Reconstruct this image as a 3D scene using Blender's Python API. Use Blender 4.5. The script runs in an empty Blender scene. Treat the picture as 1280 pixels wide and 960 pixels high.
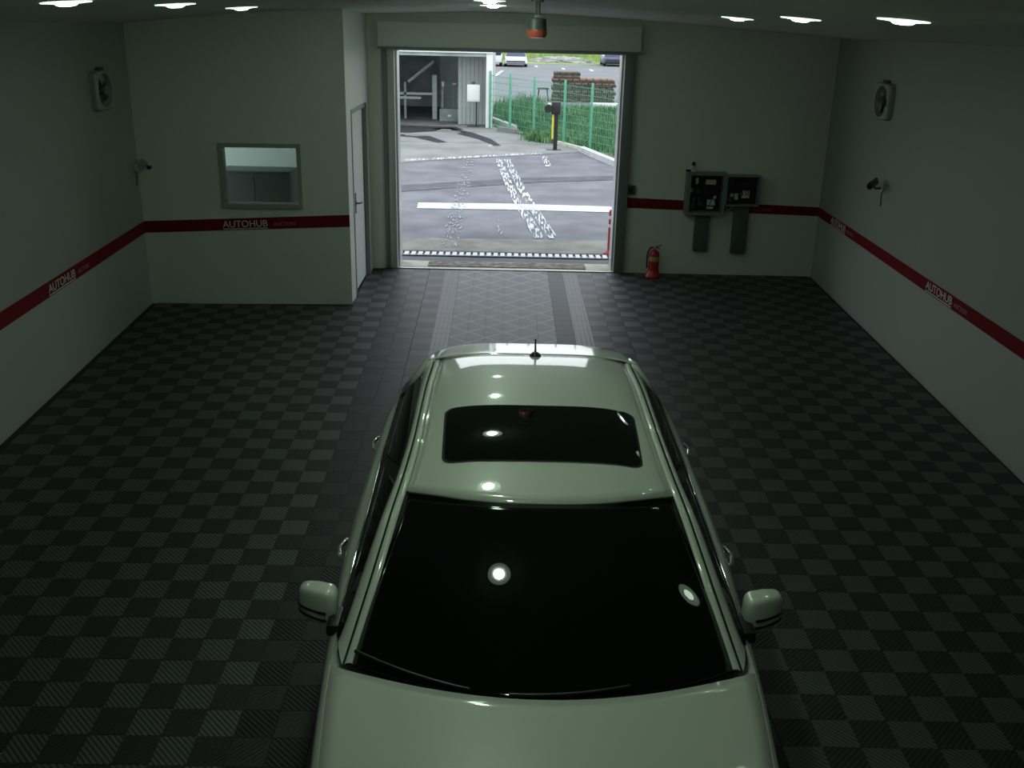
import bpy, bmesh, math, random
from math import sin, cos, pi, radians, degrees, atan, tan, sqrt
from mathutils import Vector, Matrix
random.seed(7)
SC = bpy.context.scene
COL = SC.collection

# ------------------------------------------------------------------ camera
F_PX, HORIZON_Y, ROLL, XV, CAM_H = 1250.0, 24.0, radians(1.3), 628.0, 3.4
pitch = atan((480 - HORIZON_Y) / F_PX)
yaw = atan((640 - XV) / F_PX * cos(pitch))
fw = Vector((sin(yaw) * cos(pitch), cos(yaw) * cos(pitch), -sin(pitch)))
r0 = Vector((cos(yaw), -sin(yaw), 0)); u0 = r0.cross(fw)
rt = r0 * cos(ROLL) + u0 * sin(ROLL); up = -r0 * sin(ROLL) + u0 * cos(ROLL)
cd = bpy.data.cameras.new('camera'); cam = bpy.data.objects.new('camera', cd); COL.objects.link(cam)
cd.sensor_fit = 'HORIZONTAL'; cd.sensor_width = 36.0; cd.lens = F_PX / 1280 * 36.0
cd.clip_start = 0.05; cd.clip_end = 900
cam.matrix_world = Matrix(((rt.x, up.x, -fw.x, 0), (rt.y, up.y, -fw.y, 0), (rt.z, up.z, -fw.z, CAM_H), (0, 0, 0, 1)))
SC.camera = cam

# ------------------------------------------------------------------ sky, sun, exposure
world = bpy.data.worlds.new('world'); SC.world = world; world.use_nodes = True
wn = world.node_tree.nodes; wl = world.node_tree.links
for n in list(wn): wn.remove(n)
wo = wn.new('ShaderNodeOutputWorld'); wb = wn.new('ShaderNodeBackground')
wt = wn.new('ShaderNodeTexCoord'); ws = wn.new('ShaderNodeSeparateXYZ'); wr = wn.new('ShaderNodeValToRGB')
wl.new(wt.outputs['Generated'], ws.inputs[0]); wl.new(ws.outputs['Z'], wr.inputs['Fac'])
wr.color_ramp.elements[0].position = 0.0; wr.color_ramp.elements[0].color = (0.95, 0.98, 1.0, 1)
wr.color_ramp.elements[1].position = 0.9; wr.color_ramp.elements[1].color = (0.72, 0.84, 1.0, 1)
wl.new(wr.outputs[0], wb.inputs['Color']); wb.inputs['Strength'].default_value = 1.95
wl.new(wb.outputs[0], wo.inputs['Surface'])
sd = bpy.data.lights.new('sun', 'SUN'); sd.energy = 1.7; sd.angle = radians(25); sd.color = (1.0, 0.96, 0.9)
sun = bpy.data.objects.new('sun', sd); COL.objects.link(sun); sun.rotation_euler = (radians(38), radians(12), radians(20))
LAMP_STRENGTH = 115.0
SIDE_LAMP_STRENGTH = 13.0
LAMP_COLOR = (0.74, 1.0, 0.76)
SC.view_settings.view_transform = 'Standard'; SC.view_settings.look = 'None'
SC.view_settings.exposure = 0.0; SC.view_settings.gamma = 1.0; SC.view_settings.use_curve_mapping = False
SC.cycles.max_bounces = 8; SC.cycles.diffuse_bounces = 5; SC.cycles.glossy_bounces = 4
SC.cycles.caustics_reflective = False; SC.cycles.caustics_refractive = False
SC.cycles.use_denoising = True

# ------------------------------------------------------------------ helpers
def mat(name, color, rough=0.6, metal=0.0, noise=0.0, nscale=8.0, bump=0.0, bscale=60.0, coat=0.0, spec=0.5, emit=None, estr=0.0, detail=3.0, color2=None):
    m = bpy.data.materials.new(name); m.use_nodes = True
    nt = m.node_tree; b = nt.nodes['Principled BSDF']
    b.inputs['Base Color'].default_value = (*color, 1); b.inputs['Roughness'].default_value = rough
    b.inputs['Metallic'].default_value = metal; b.inputs['Coat Weight'].default_value = coat
    b.inputs['Coat Roughness'].default_value = 0.03; b.inputs['Coat IOR'].default_value = 1.95; b.inputs['Specular IOR Level'].default_value = spec
    if emit: b.inputs['Emission Color'].default_value = (*emit, 1); b.inputs['Emission Strength'].default_value = estr
    if noise or bump:
        tc = nt.nodes.new('ShaderNodeTexCoord')
    if noise:
        nz = nt.nodes.new('ShaderNodeTexNoise'); nz.inputs['Scale'].default_value = nscale; nz.inputs['Detail'].default_value = detail
        nt.links.new(tc.outputs['Object'], nz.inputs['Vector'])
        rp = nt.nodes.new('ShaderNodeValToRGB')
        c2 = color2 or tuple(c * (1 - noise) for c in color)
        rp.color_ramp.elements[0].position = 0.35; rp.color_ramp.elements[0].color = (*c2, 1)
        rp.color_ramp.elements[1].position = 0.65; rp.color_ramp.elements[1].color = (*[min(1, c * (1 + noise * .5)) for c in color], 1)
        nt.links.new(nz.outputs['Fac'], rp.inputs['Fac']); nt.links.new(rp.outputs[0], b.inputs['Base Color'])
    if bump:
        nb = nt.nodes.new('ShaderNodeTexNoise'); nb.inputs['Scale'].default_value = bscale; nb.inputs['Detail'].default_value = 4
        nt.links.new(tc.outputs['Object'], nb.inputs['Vector'])
        bp = nt.nodes.new('ShaderNodeBump'); bp.inputs['Strength'].default_value = bump; bp.inputs['Distance'].default_value = 0.01
        nt.links.new(nb.outputs['Fac'], bp.inputs['Height']); nt.links.new(bp.outputs[0], b.inputs['Normal'])
    return m

def rib_mat(name, color, gap, angle, rough=0.42, pitch=0.025, spec=0.35):
    """open ribbed plastic: ribs along one direction, dark slots between"""
    m = bpy.data.materials.new(name); m.use_nodes = True
    nt = m.node_tree; b = nt.nodes['Principled BSDF']; b.inputs['Roughness'].default_value = rough
    b.inputs['Specular IOR Level'].default_value = spec
    tc = nt.nodes.new('ShaderNodeTexCoord'); mp = nt.nodes.new('ShaderNodeMapping'); mp.inputs['Rotation'].default_value = (0, 0, angle)
    nt.links.new(tc.outputs['Object'], mp.inputs['Vector'])
    wv = nt.nodes.new('ShaderNodeTexWave'); wv.inputs['Scale'].default_value = 2 * pi / pitch / 20.0; wv.inputs['Distortion'].default_value = 0
    nt.links.new(mp.outputs[0], wv.inputs['Vector'])
    rp = nt.nodes.new('ShaderNodeValToRGB'); rp.color_ramp.elements[0].position = 0.36; rp.color_ramp.elements[0].color = (*gap, 1)
    rp.color_ramp.elements[1].position = 0.58; rp.color_ramp.elements[1].color = (*color, 1)
    nz = nt.nodes.new('ShaderNodeTexNoise'); nz.inputs['Scale'].default_value = 3.0; nt.links.new(tc.outputs['Object'], nz.inputs['Vector'])
    mx = nt.nodes.new('ShaderNodeMix'); mx.data_type = 'RGBA'; mx.blend_type = 'MULTIPLY'; mx.inputs['Factor'].default_value = 0.35
    nt.links.new(wv.outputs['Fac'], rp.inputs['Fac']); nt.links.new(rp.outputs[0], mx.inputs['A']); nt.links.new(nz.outputs['Fac'], mx.inputs['B'])
    nt.links.new(mx.outputs['Result'], b.inputs['Base Color'])
    bp = nt.nodes.new('ShaderNodeBump'); bp.inputs['Strength'].default_value = 0.35; bp.inputs['Distance'].default_value = 0.004
    nt.links.new(wv.outputs['Fac'], bp.inputs['Height']); nt.links.new(bp.outputs[0], b.inputs['Normal'])
    return m

def worn_mat(name, color, amount=0.5, scale=14.0, rough=0.85, stretch=1.0):
    """thin worn marking: colour kept in flecks, bare elsewhere"""
    m = bpy.data.materials.new(name); m.use_nodes = True
    nt = m.node_tree; b = nt.nodes['Principled BSDF']; b.inputs['Base Color'].default_value = (*color, 1); b.inputs['Roughness'].default_value = rough
    tc = nt.nodes.new('ShaderNodeTexCoord'); nz = nt.nodes.new('ShaderNodeTexNoise'); nz.inputs['Scale'].default_value = scale; nz.inputs['Detail'].default_value = 6
    mp = nt.nodes.new('ShaderNodeMapping'); mp.inputs['Scale'].default_value = (1, stretch, 1); nt.links.new(tc.outputs['Object'], mp.inputs['Vector'])
    nt.links.new(mp.outputs[0], nz.inputs['Vector'])
    rp = nt.nodes.new('ShaderNodeValToRGB'); rp.color_ramp.elements[0].position = amount; rp.color_ramp.elements[1].position = min(1, amount + 0.06)
    nt.links.new(nz.outputs['Fac'], rp.inputs['Fac'])
    tr = nt.nodes.new('ShaderNodeBsdfTransparent'); ms = nt.nodes.new('ShaderNodeMixShader')
    nt.links.new(rp.outputs[0], ms.inputs[0]); nt.links.new(tr.outputs[0], ms.inputs[1]); nt.links.new(b.outputs[0], ms.inputs[2])
    nt.links.new(ms.outputs[0], nt.nodes['Material Output'].inputs['Surface'])
    return m

class MB:
    def __init__(s): s.v = []; s.f = []; s.mi = []; s.cur = 0
    def add(s, vs, fs):
        o = len(s.v); s.v += [tuple(p) for p in vs]
        for f in fs: s.f.append(tuple(i + o for i in f)); s.mi.append(s.cur)
        return s
    def box(s, x0, x1, y0, y1, z0, z1, ch=0.0):
        if ch <= 0:
            v = [(x, y, z) for z in (z0, z1) for y in (y0, y1) for x in (x0, x1)]
            return s.add(v, [(0, 2, 3, 1), (4, 5, 7, 6), (0, 1, 5, 4), (2, 6, 7, 3), (0, 4, 6, 2), (1, 3, 7, 5)])
        bm = bmesh.new(); bmesh.ops.create_cube(bm, size=1)
        for q in bm.verts: q.co = Vector(((x0 + x1) / 2 + q.co.x * (x1 - x0), (y0 + y1) / 2 + q.co.y * (y1 - y0), (z0 + z1) / 2 + q.co.z * (z1 - z0)))
        bmesh.ops.bevel(bm, geom=list(bm.edges), offset=ch, segments=2, affect='EDGES', profile=0.6)
        s.bm(bm); return s
    def bm(s, bm):
        bm.verts.index_update()
        s.add([q.co.copy() for q in bm.verts], [[q.index for q in f.verts] for f in bm.faces]); bm.free(); return s
    def tube(s, pts, r, n=8, caps=True):
        pts = [Vector(p) for p in pts]; rs = r if isinstance(r, (list, tuple)) else [r] * len(pts); vs = []; prev = None
        for i, p in enumerate(pts):
            d = (pts[min(i + 1, len(pts) - 1)] - pts[max(i - 1, 0)]).normalized()
            a = Vector((0, 0, 1)) if abs(d.z) < 0.9 else Vector((1, 0, 0))
            if prev is None: e1 = d.cross(a).normalized()
            else: e1 = (prev - d * prev.dot(d)).normalized()
            prev = e1; e2 = d.cross(e1)
            for k in range(n):
                t = 2 * pi * k / n; vs.append(p + (e1 * cos(t) + e2 * sin(t)) * rs[i])
        fs = [(i * n + k, i * n + (k + 1) % n, (i + 1) * n + (k + 1) % n, (i + 1) * n + k) for i in range(len(pts) - 1) for k in range(n)]
        if caps: fs += [tuple(range(n - 1, -1, -1)), tuple(range((len(pts) - 1) * n, len(pts) * n))]
        return s.add(vs, fs)
    def lathe(s, prof, c=(0, 0, 0), axis='z', n=24, caps=True):
        vs = []
        for (r, h) in prof:
            for k in range(n):
                t = 2 * pi * k / n; a, b = r * cos(t), r * sin(t)
                p = {'z': (a, b, h), 'x': (h, a, b), 'y': (b, h, a)}[axis]
                vs.append((p[0] + c[0], p[1] + c[1], p[2] + c[2]))
        m = len(prof)
        fs = [(i * n + k, i * n + (k + 1) % n, (i + 1) * n + (k + 1) % n, (i + 1) * n + k) for i in range(m - 1) for k in range(n)]
        if caps: fs += [tuple(range(n - 1, -1, -1)), tuple(range((m - 1) * n, m * n))]
        return s.add(vs, fs)
    def grid(s, rows, close=False):
        n = len(rows[0]); vs = [p for r in rows for p in r]
        fs = [(i * n + k, i * n + k + 1, (i + 1) * n + k + 1, (i + 1) * n + k) for i in range(len(rows) - 1) for k in range(n - 1)]
        return s.add(vs, fs)
    def build(s, name, m, parent=None, smooth=None, loc=None):
        me = bpy.data.meshes.new(name); me.from_pydata(s.v, [], s.f)
        ms = m if isinstance(m, (list, tuple)) else [m]
        for q in ms: me.materials.append(q)
        if len(ms) > 1:
            for p, i in zip(me.polygons, s.mi): p.material_index = i
        bm = bmesh.new(); bm.from_mesh(me); bmesh.ops.recalc_face_normals(bm, faces=list(bm.faces)); bm.to_mesh(me); bm.free()
        if smooth is not None:
            for p in me.polygons: p.use_smooth = True
            me.set_sharp_from_angle(angle=radians(smooth))
        o = bpy.data.objects.new(name, me); COL.objects.link(o)
        if parent: o.parent = parent
        if loc: o.location = loc
        return o

def solid(o, t, off=-1.0):
    md = o.modifiers.new('solid', 'SOLIDIFY'); md.thickness = t; md.offset = off; return o
def tag(o, label, cat, group=None):
    o['label'] = label; o['category'] = cat
    if group: o['group'] = group
    return o
def thing(name, label, cat, loc=(0, 0, 0), rz=0.0, group=None):
    o = bpy.data.objects.new(name, None); COL.objects.link(o); o.location = loc; o.rotation_euler = (0, 0, rz)
    o.empty_display_size = 0.1
    return tag(o, label, cat, group)
def struct(o): o['kind'] = 'structure'; return o
def stuff(o): o['kind'] = 'stuff'; return o
def interp(x, tab):
    if x <= tab[0][0]: return tab[0][1]
    for (a, b), (c, d) in zip(tab, tab[1:]):
        if x <= c: return b + (d - b) * (x - a) / (c - a)
    return tab[-1][1]
def smooth_interp(x, tab):
    """monotone-ish cubic through tab"""
    n = len(tab)
    if x <= tab[0][0]: return tab[0][1]
    if x >= tab[-1][0]: return tab[-1][1]
    for i in range(n - 1):
        if x <= tab[i + 1][0]: break
    def slope(j):
        if j == 0: return (tab[1][1] - tab[0][1]) / (tab[1][0] - tab[0][0])
        if j == n - 1: return (tab[-1][1] - tab[-2][1]) / (tab[-1][0] - tab[-2][0])
        a = (tab[j][1] - tab[j - 1][1]) / (tab[j][0] - tab[j - 1][0]); b = (tab[j + 1][1] - tab[j][1]) / (tab[j + 1][0] - tab[j][0])
        return 0 if a * b <= 0 else 2 * a * b / (a + b)
    h = tab[i + 1][0] - tab[i][0]; t = (x - tab[i][0]) / h; m0, m1 = slope(i) * h, slope(i + 1) * h
    return (2 * t**3 - 3 * t**2 + 1) * tab[i][1] + (t**3 - 2 * t**2 + t) * m0 + (-2 * t**3 + 3 * t**2) * tab[i + 1][1] + (t**3 - t**2) * m1
def text_mesh(name, body, size, m, parent, matrix, sx=1.0):
    cu = bpy.data.curves.new(name, 'FONT'); cu.body = body; cu.size = size; cu.extrude = 0.0008
    to = bpy.data.objects.new(name + '_tmp', cu); COL.objects.link(to)
    dg = bpy.context.evaluated_depsgraph_get(); dg.update()
    me = bpy.data.meshes.new_from_object(to.evaluated_get(dg)); bpy.data.objects.remove(to)
    me.materials.clear(); me.materials.append(m)
    o = bpy.data.objects.new(name, me); COL.objects.link(o)
    me.transform(matrix @ Matrix.Diagonal((sx, 1, 1, 1)))
    o.parent = parent
    return o

# ------------------------------------------------------------------ materials
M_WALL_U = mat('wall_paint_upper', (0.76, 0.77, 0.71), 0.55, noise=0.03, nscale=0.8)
M_WALL_SU = mat('side_wall_dimmed_upper', (0.33, 0.35, 0.315), 0.6, noise=0.03, nscale=0.8)  # side wall colour darkened to imitate lens falloff towards the frame edges
M_WALL_SL = mat('side_wall_dimmed_lower', (0.41, 0.43, 0.41), 0.5, noise=0.03, nscale=0.8)  # same lens falloff put into the lower side wall colour
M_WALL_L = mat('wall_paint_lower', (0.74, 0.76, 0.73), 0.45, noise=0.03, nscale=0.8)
M_CEIL = mat('ceiling_paint', (0.80, 0.81, 0.76), 0.7)
M_RED = mat('red_stripe', (0.20, 0.012, 0.016), 0.8, spec=0.1)
M_WHITE_PRINT = mat('white_print', (0.75, 0.75, 0.75), 0.5)
M_PALE_PRINT = mat('pale_print', (0.45, 0.20, 0.21), 0.5)
M_STEEL = mat('grey_steel_frame', (0.22, 0.24, 0.24), 0.45, metal=0.3)
M_STEELL = mat('pale_steel_frame', (0.50, 0.52, 0.52), 0.4, metal=0.2)
M_ALU = mat('aluminium', (0.62, 0.64, 0.64), 0.35, metal=0.7)
M_FAN = mat('fan_housing', (0.34, 0.36, 0.33), 0.5)
M_TRIM = mat('white_plastic', (0.62, 0.64, 0.60), 0.4)
M_BLACK = mat('black_plastic', (0.012, 0.012, 0.012), 0.4)
M_RUBBER = mat('black_rubber', (0.01, 0.01, 0.01), 0.75)
M_DGREY = mat('dark_grey_metal', (0.07, 0.08, 0.08), 0.5)
M_BOX = mat('grey_box_paint', (0.20, 0.24, 0.21), 0.5)
M_DUCT = mat('grey_duct', (0.10, 0.125, 0.115), 0.55)
M_LAMP = mat('lamp_lens', (0.9, 0.9, 0.9), 0.3, emit=LAMP_COLOR, estr=LAMP_STRENGTH)
M_LAMPSIDE = mat('side_lamp_lens', (0.9, 0.9, 0.9), 0.3, emit=LAMP_COLOR, estr=SIDE_LAMP_STRENGTH)
M_LAMPRING = mat('lamp_ring_diffuser', (0.8, 0.8, 0.8), 0.4, emit=LAMP_COLOR, estr=1.6)
M_CHROME = mat('chrome', (0.75, 0.76, 0.76), 0.08, metal=1.0)
M_PAINT = mat('white_car_paint', (0.80, 0.82, 0.74), 0.35, coat=1.0)
M_GLASS = mat('tinted_car_glass', (0.002, 0.004, 0.003), 0.02, spec=0.42)
M_SUBFLOOR = mat('concrete_subfloor', (0.02, 0.022, 0.02), 0.8)
M_ASPHALT = mat('asphalt', (0.163, 0.166, 0.177), 0.9, noise=0.25, nscale=1.2, bump=0.4, bscale=90, detail=8)
M_ASPHALT2 = mat('asphalt_patch', (0.096, 0.099, 0.110), 0.9, noise=0.3, nscale=2.5, detail=8)
M_LOT = mat('lot_asphalt', (0.182, 0.186, 0.192), 0.9, noise=0.15, nscale=0.4, detail=6)
M_CONC = mat('concrete_slab', (0.223, 0.223, 0.209), 0.85, noise=0.22, nscale=0.9, bump=0.3, bscale=40, detail=8)
M_APRON = mat('concrete_apron', (0.240, 0.228, 0.189), 0.85, noise=0.28, nscale=2.2, detail=8)
M_SILL = mat('threshold_concrete', (0.600, 0.576, 0.456), 0.8, noise=0.2, nscale=4)
M_MAT = mat('dirty_rubber_mat', (0.30, 0.25, 0.20), 0.8, noise=0.55, nscale=9, detail=8)
M_WHITE_LINE = mat('white_road_paint', (0.558, 0.566, 0.581), 0.8, noise=0.2, nscale=5)
M_CURB = mat('white_curb', (0.558, 0.566, 0.558), 0.8, noise=0.15, nscale=3)
M_WEED = mat('weed_green', (0.105, 0.205, 0.085), 0.85, noise=0.5, nscale=1.5, color2=(0.036, 0.115, 0.04))
M_GRASS = mat('far_grass', (0.209, 0.310, 0.085), 0.9, noise=0.35, nscale=0.25, detail=6)
M_DIRT = mat('dirt', (0.186, 0.155, 0.109), 0.95, noise=0.3, nscale=3)
M_FENCE = mat('green_fence_paint', (0.078, 0.310, 0.194), 0.5)
M_WOOD = mat('grey_brown_wood', (0.155, 0.132, 0.093), 0.85, noise=0.4, nscale=6)
M_WOODD = mat('dark_wood', (0.054, 0.050, 0.040), 0.85, noise=0.4, nscale=6)
M_RUST = mat('rusty_top', (0.232, 0.132, 0.078), 0.85, noise=0.4, nscale=6)
M_GRAVEL = mat('pale_gravel', (0.341, 0.333, 0.310), 0.95, noise=0.4, nscale=2, detail=8)
M_SHED = mat('grey_shed_panel', (0.403, 0.449, 0.426), 0.6)
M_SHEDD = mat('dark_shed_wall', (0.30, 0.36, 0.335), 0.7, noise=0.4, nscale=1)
M_WHITE = mat('white_panel', (0.700, 0.714, 0.700), 0.5)
M_STAIN = worn_mat('wet_stain', (0.018, 0.019, 0.021), 0.40, 0.9)
M_TRACK = worn_mat('worn_white_track', (0.558, 0.574, 0.574), 0.49, 30.0, stretch=0.07)
M_TRACKD = worn_mat('faint_tyre_track', (0.14, 0.145, 0.15), 0.52, 5.0)
M_DUST = worn_mat('pale_dust', (0.310, 0.318, 0.318), 0.55, 26.0, stretch=0.15)
M_FIRERED = mat('extinguisher_red', (0.42, 0.02, 0.03), 0.35)
M_YELLOW = mat('yellow_label', (0.55, 0.42, 0.10), 0.5)
M_YELLOWP = mat('yellow_paint', (0.558, 0.496, 0.046), 0.5)
M_BOLLARD = mat('bollard_red', (0.442, 0.016, 0.033), 0.45)
M_AMBER = mat('red_beacon_lens', (0.55, 0.10, 0.07), 0.15, spec=0.6)
M_PAPER = mat('paper_tag', (0.62, 0.58, 0.50), 0.7)

# ------------------------------------------------------------------ floor (interlocking ribbed tiles)
P = 0.2085
WARP = [(-4.6, .011), (-1.5, .015), (-.6, .015), (.6, 0), (1.5, 0), (4.5, .007)]
OFFS = [(-4.6, 0.0), (-1.5, .05), (-.9, .0), (.0, .0)]
def wx(u, y):
    return u * (1 + interp(u, WARP) * (y - 14.0)) - (interp(u, OFFS) if u < 0 else 0)
X0 = -0.654
floor = MB().box(-5.2, 5.2, -1.4, 14.16, -0.2, -0.024).build('floor', M_SUBFLOOR); struct(floor)
T_LIGHT_A = rib_mat('tile_light_ribs_a', (0.080, 0.093, 0.086), (0.007, 0.009, 0.008), radians(-45), 0.48, spec=1.0)
T_LIGHT_B = rib_mat('tile_light_ribs_b', (0.026, 0.032, 0.029), (0.010, 0.012, 0.011), radians(45), 0.55, spec=0.45)
T_DARK_A = rib_mat('tile_dark_ribs_a', (0.020, 0.024, 0.022), (0.006, 0.007, 0.007), radians(45), 0.5, spec=0.6)
T_DARK_B = rib_mat('tile_dark_ribs_b', (0.008, 0.010, 0.009), (0.003, 0.004, 0.004), radians(-45), 0.5, spec=0.4)
T_RIB = rib_mat('tile_long_ribs', (0.055, 0.062, 0.060), (0.014, 0.016, 0.016), 0, pitch=0.052)
T_DARKPLAIN = mat('tile_dark_plain', (0.022, 0.026, 0.026), 0.55, noise=0.2, nscale=3)
def diamond_mat():
    m = mat('tile_diamond', (0.085, 0.095, 0.090), 0.5, noise=0.15, nscale=3)
    nt = m.node_tree; b = nt.nodes['Principled BSDF']; tc = nt.nodes.new('ShaderNodeTexCoord')
    src = b.inputs['Base Color'].links[0].from_socket; last = src
    for a in (45, -45):
        mp = nt.nodes.new('ShaderNodeMapping'); mp.inputs['Rotation'].default_value = (0, 0, radians(a))
        nt.links.new(tc.outputs['Object'], mp.inputs['Vector'])
        wv = nt.nodes.new('ShaderNodeTexWave'); wv.inputs['Scale'].default_value = 2 * pi / (2 * P / sqrt(2)) / 20.0
        nt.links.new(mp.outputs[0], wv.inputs['Vector'])
        rp = nt.nodes.new('ShaderNodeValToRGB'); rp.color_ramp.elements[0].position = 0.94; rp.color_ramp.elements[0].color = (0, 0, 0, 1); rp.color_ramp.elements[1].position = 0.99
        nt.links.new(wv.outputs['Fac'], rp.inputs['Fac'])
        mx = nt.nodes.new('ShaderNodeMix'); mx.data_type = 'RGBA'; mx.inputs['B'].default_value = (0.19, 0.22, 0.20, 1)
        nt.links.new(rp.outputs[0], mx.inputs['Factor']); nt.links.new(last, mx.inputs['A']); last = mx.outputs['Result']
    nt.links.new(last, b.inputs['Base Color'])
    return m
T_DIAMOND = diamond_mat()
TM = dict(la=T_LIGHT_A, lb=T_LIGHT_B, da=T_DARK_A, db=T_DARK_B, rib=T_RIB, pl=T_DARKPLAIN, di=T_DIAMOND)
def tile_kind(i, j):
    if 0 <= i <= 5: return 'di'
    if i == -1 or i == 7: return 'rib'
    if i == 6: return 'pl'
    a = (i + j) % 2 == 0
    if -4 <= i <= -2 or 8 <= i <= 9: return 'da' if a else 'db'
    return 'la' if a else 'lb'
def project(p):
    d = Vector(p) - Vector((0, 0, CAM_H)); z = d.dot(fw)
    if z < 0.1: return None
    return 640 + F_PX * d.dot(rt) / z, 480 - F_PX * d.dot(up) / z, z
def tile_verts(w, l, t=0.012, g=0.0011):
    a, b = w / 2 - g, l / 2 - g
    v = [(-a, -b, -t), (a, -b, -t), (a, b, -t), (-a, b, -t), (-a, -b, 0), (a, -b, 0), (a, b, 0), (-a, b, 0)]
    return v, [(4, 5, 6, 7)] + [(k, (k + 1) % 4, 4 + (k + 1) % 4, 4 + k) for k in range(4)]
tiles = []
NROW = int((14.08 - (-1.3)) / P)
def left_wall_x(y): return -4.397 - 0.0493 * (y - 12.06)
def right_wall_x(y): return 4.414 + 0.0316 * (y - 13.94)
for j in range(NROW):
    y1 = 14.10 - j * P; yc = y1 - P / 2
    for i in range(-20, 26):
        u = X0 + (i + .5) * P
        xc = wx(u, yc)
        if xc < left_wall_x(yc) + 0.11 or xc > right_wall_x(yc) - 0.11: continue
        if yc > 12.02 and xc < -1.84: continue
        w = wx(X0 + (i + 1) * P, yc) - wx(X0 + i * P, yc)
        dx = wx(u, yc + .1) - wx(u, yc - .1)
        pr = project((xc, yc, 0)); size = 0
        if pr and -10 < pr[0] < 1290 and -10 < pr[1] < 970:
            if not (-0.85 < xc - 0.18 < 0.85 and 2.0 < yc < 9.2): size = P * F_PX / pr[2]
        tiles.append((size, i, j, xc, yc, w, atan(dx / .2)))
tiles.sort(key=lambda t: -t[0])
proto = {}
for n, (size, i, j, xc, yc, w, a) in enumerate(tiles[:300]):
    k = tile_kind(i, j)
    if k not in proto:
        me = bpy.data.meshes.new('tile'); v, f = tile_verts(P, P); me.from_pydata(v, [], f); me.materials.append(TM[k]); proto[k] = me
    o = bpy.data.objects.new('tile', proto[k]); COL.objects.link(o); o.parent = floor
    o.location = (xc, yc, 0); o.rotation_euler = (0, 0, -a); o.scale = (w / P, 1, 1)
rest = {k: MB() for k in TM}
for (size, i, j, xc, yc, w, a) in tiles[300:]:
    v, f = tile_verts(w, P); ca, sa = cos(-a), sin(-a)
    rest[tile_kind(i, j)].add([(xc + ca * x - sa * y, yc + sa * x + ca * y, z) for x, y, z in v], f)
for k, b in rest.items():
    if b.v: stuff(b.build('tile_field', TM[k], floor))

# ------------------------------------------------------------------ walls
# stripe heights along each wall (bottom, top)
def wall_quad(mb, a, b, z0a, z1a, z0b, z1b, t, nrm):
    """slab from a to b (plan points), thickness t away from the room (nrm points into the room)"""
    n = Vector((nrm[0], nrm[1], 0)); A, B = Vector((*a, 0)), Vector((*b, 0)); O = -n * t; z = Vector((0, 0, 1))
    v = [A + z * z0a, B + z * z0b, B + z * z1b, A + z * z1a]; v += [p + O for p in v]
    mb.add(v, [(0, 1, 2, 3), (7, 6, 5, 4), (0, 4, 5, 1), (1, 5, 6, 2), (2, 6, 7, 3), (3, 7, 4, 0)])
HTOP = 3.75
WL_A, WL_B = (left_wall_x(-1.3), -1.3), (left_wall_x(12.06), 12.06)
WR_A, WR_B = (right_wall_x(-1.3), -1.3), (right_wall_x(14.16), 14.16)
BUMP_A, BUMP_B = WL_B, (-1.925, 12.206)
SIDE_A, SIDE_B = BUMP_B, (-1.915, 14.16)
def norm2(a, b, flip):
    d = Vector((b[0] - a[0], b[1] - a[1])).normalized(); n = Vector((-d.y, d.x)); return -n if flip else n
def lerp2(a, b, t): return (a[0] + (b[0] - a[0]) * t, a[1] + (b[1] - a[1]) * t)
def wall_with_stripe(name, stripe_name, a, b, flip, s0, s1, t=0.2):
    n = norm2(a, b, flip); m = MB()
    m.cur = 1; wall_quad(m, a, b, -0.05, s0[0], -0.05, s1[0], t, n)
    m.cur = 0; wall_quad(m, a, b, s0[0], HTOP, s1[0], HTOP, t, n)
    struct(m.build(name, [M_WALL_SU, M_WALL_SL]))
    q = MB(); ai = (a[0] + n[0] * .003, a[1] + n[1] * .003); bi = (b[0] + n[0] * .003, b[1] + n[1] * .003)
    wall_quad(q, ai, bi, s0[0], s0[1], s1[0], s1[1], 0.003, n)
    return struct(q.build(stripe_name, M_RED)), n
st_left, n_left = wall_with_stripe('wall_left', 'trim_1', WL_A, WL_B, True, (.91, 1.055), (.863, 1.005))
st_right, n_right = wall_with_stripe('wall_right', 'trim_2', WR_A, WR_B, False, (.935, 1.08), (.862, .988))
# office bump wall with a window hole
n_bump = norm2(BUMP_A, BUMP_B, True)
def on_bump(x): return lerp2(BUMP_A, BUMP_B, (x - BUMP_A[0]) / (BUMP_B[0] - BUMP_A[0]))
def bz(x, lo, hi): return lo + (hi - lo) * (x - BUMP_A[0]) / (BUMP_B[0] - BUMP_A[0])
m = MB(); XA, XB, WX0, WX1, WZ0, WZ1 = BUMP_A[0], BUMP_B[0], -3.405, -2.515, 1.215, 1.915
m.cur = 1; wall_quad(m, BUMP_A, BUMP_B, -.05, .865, -.05, .962, .15, n_bump)
m.cur = 0
wall_quad(m, BUMP_A, BUMP_B, .865, WZ0, .962, WZ0, .15, n_bump)
wall_quad(m, BUMP_A, BUMP_B, WZ1, HTOP, WZ1, HTOP, .15, n_bump)
wall_quad(m, BUMP_A, on_bump(WX0), WZ0, WZ1, WZ0, WZ1, .15, n_bump)
wall_quad(m, on_bump(WX1), BUMP_B, WZ0, WZ1, WZ0, WZ1, .15, n_bump)
struct(m.build('wall_office', [M_WALL_U, M_WALL_L]))
q = MB(); of = Vector((n_bump[0], n_bump[1], 0)) * .003
wall_quad(q, (BUMP_A[0] + of.x, BUMP_A[1] + of.y), (BUMP_B[0] + of.x, BUMP_B[1] + of.y), .865, 1.007, .962, 1.108, .003, n_bump)
st_bump = struct(q.build('trim_3', M_RED))
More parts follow.
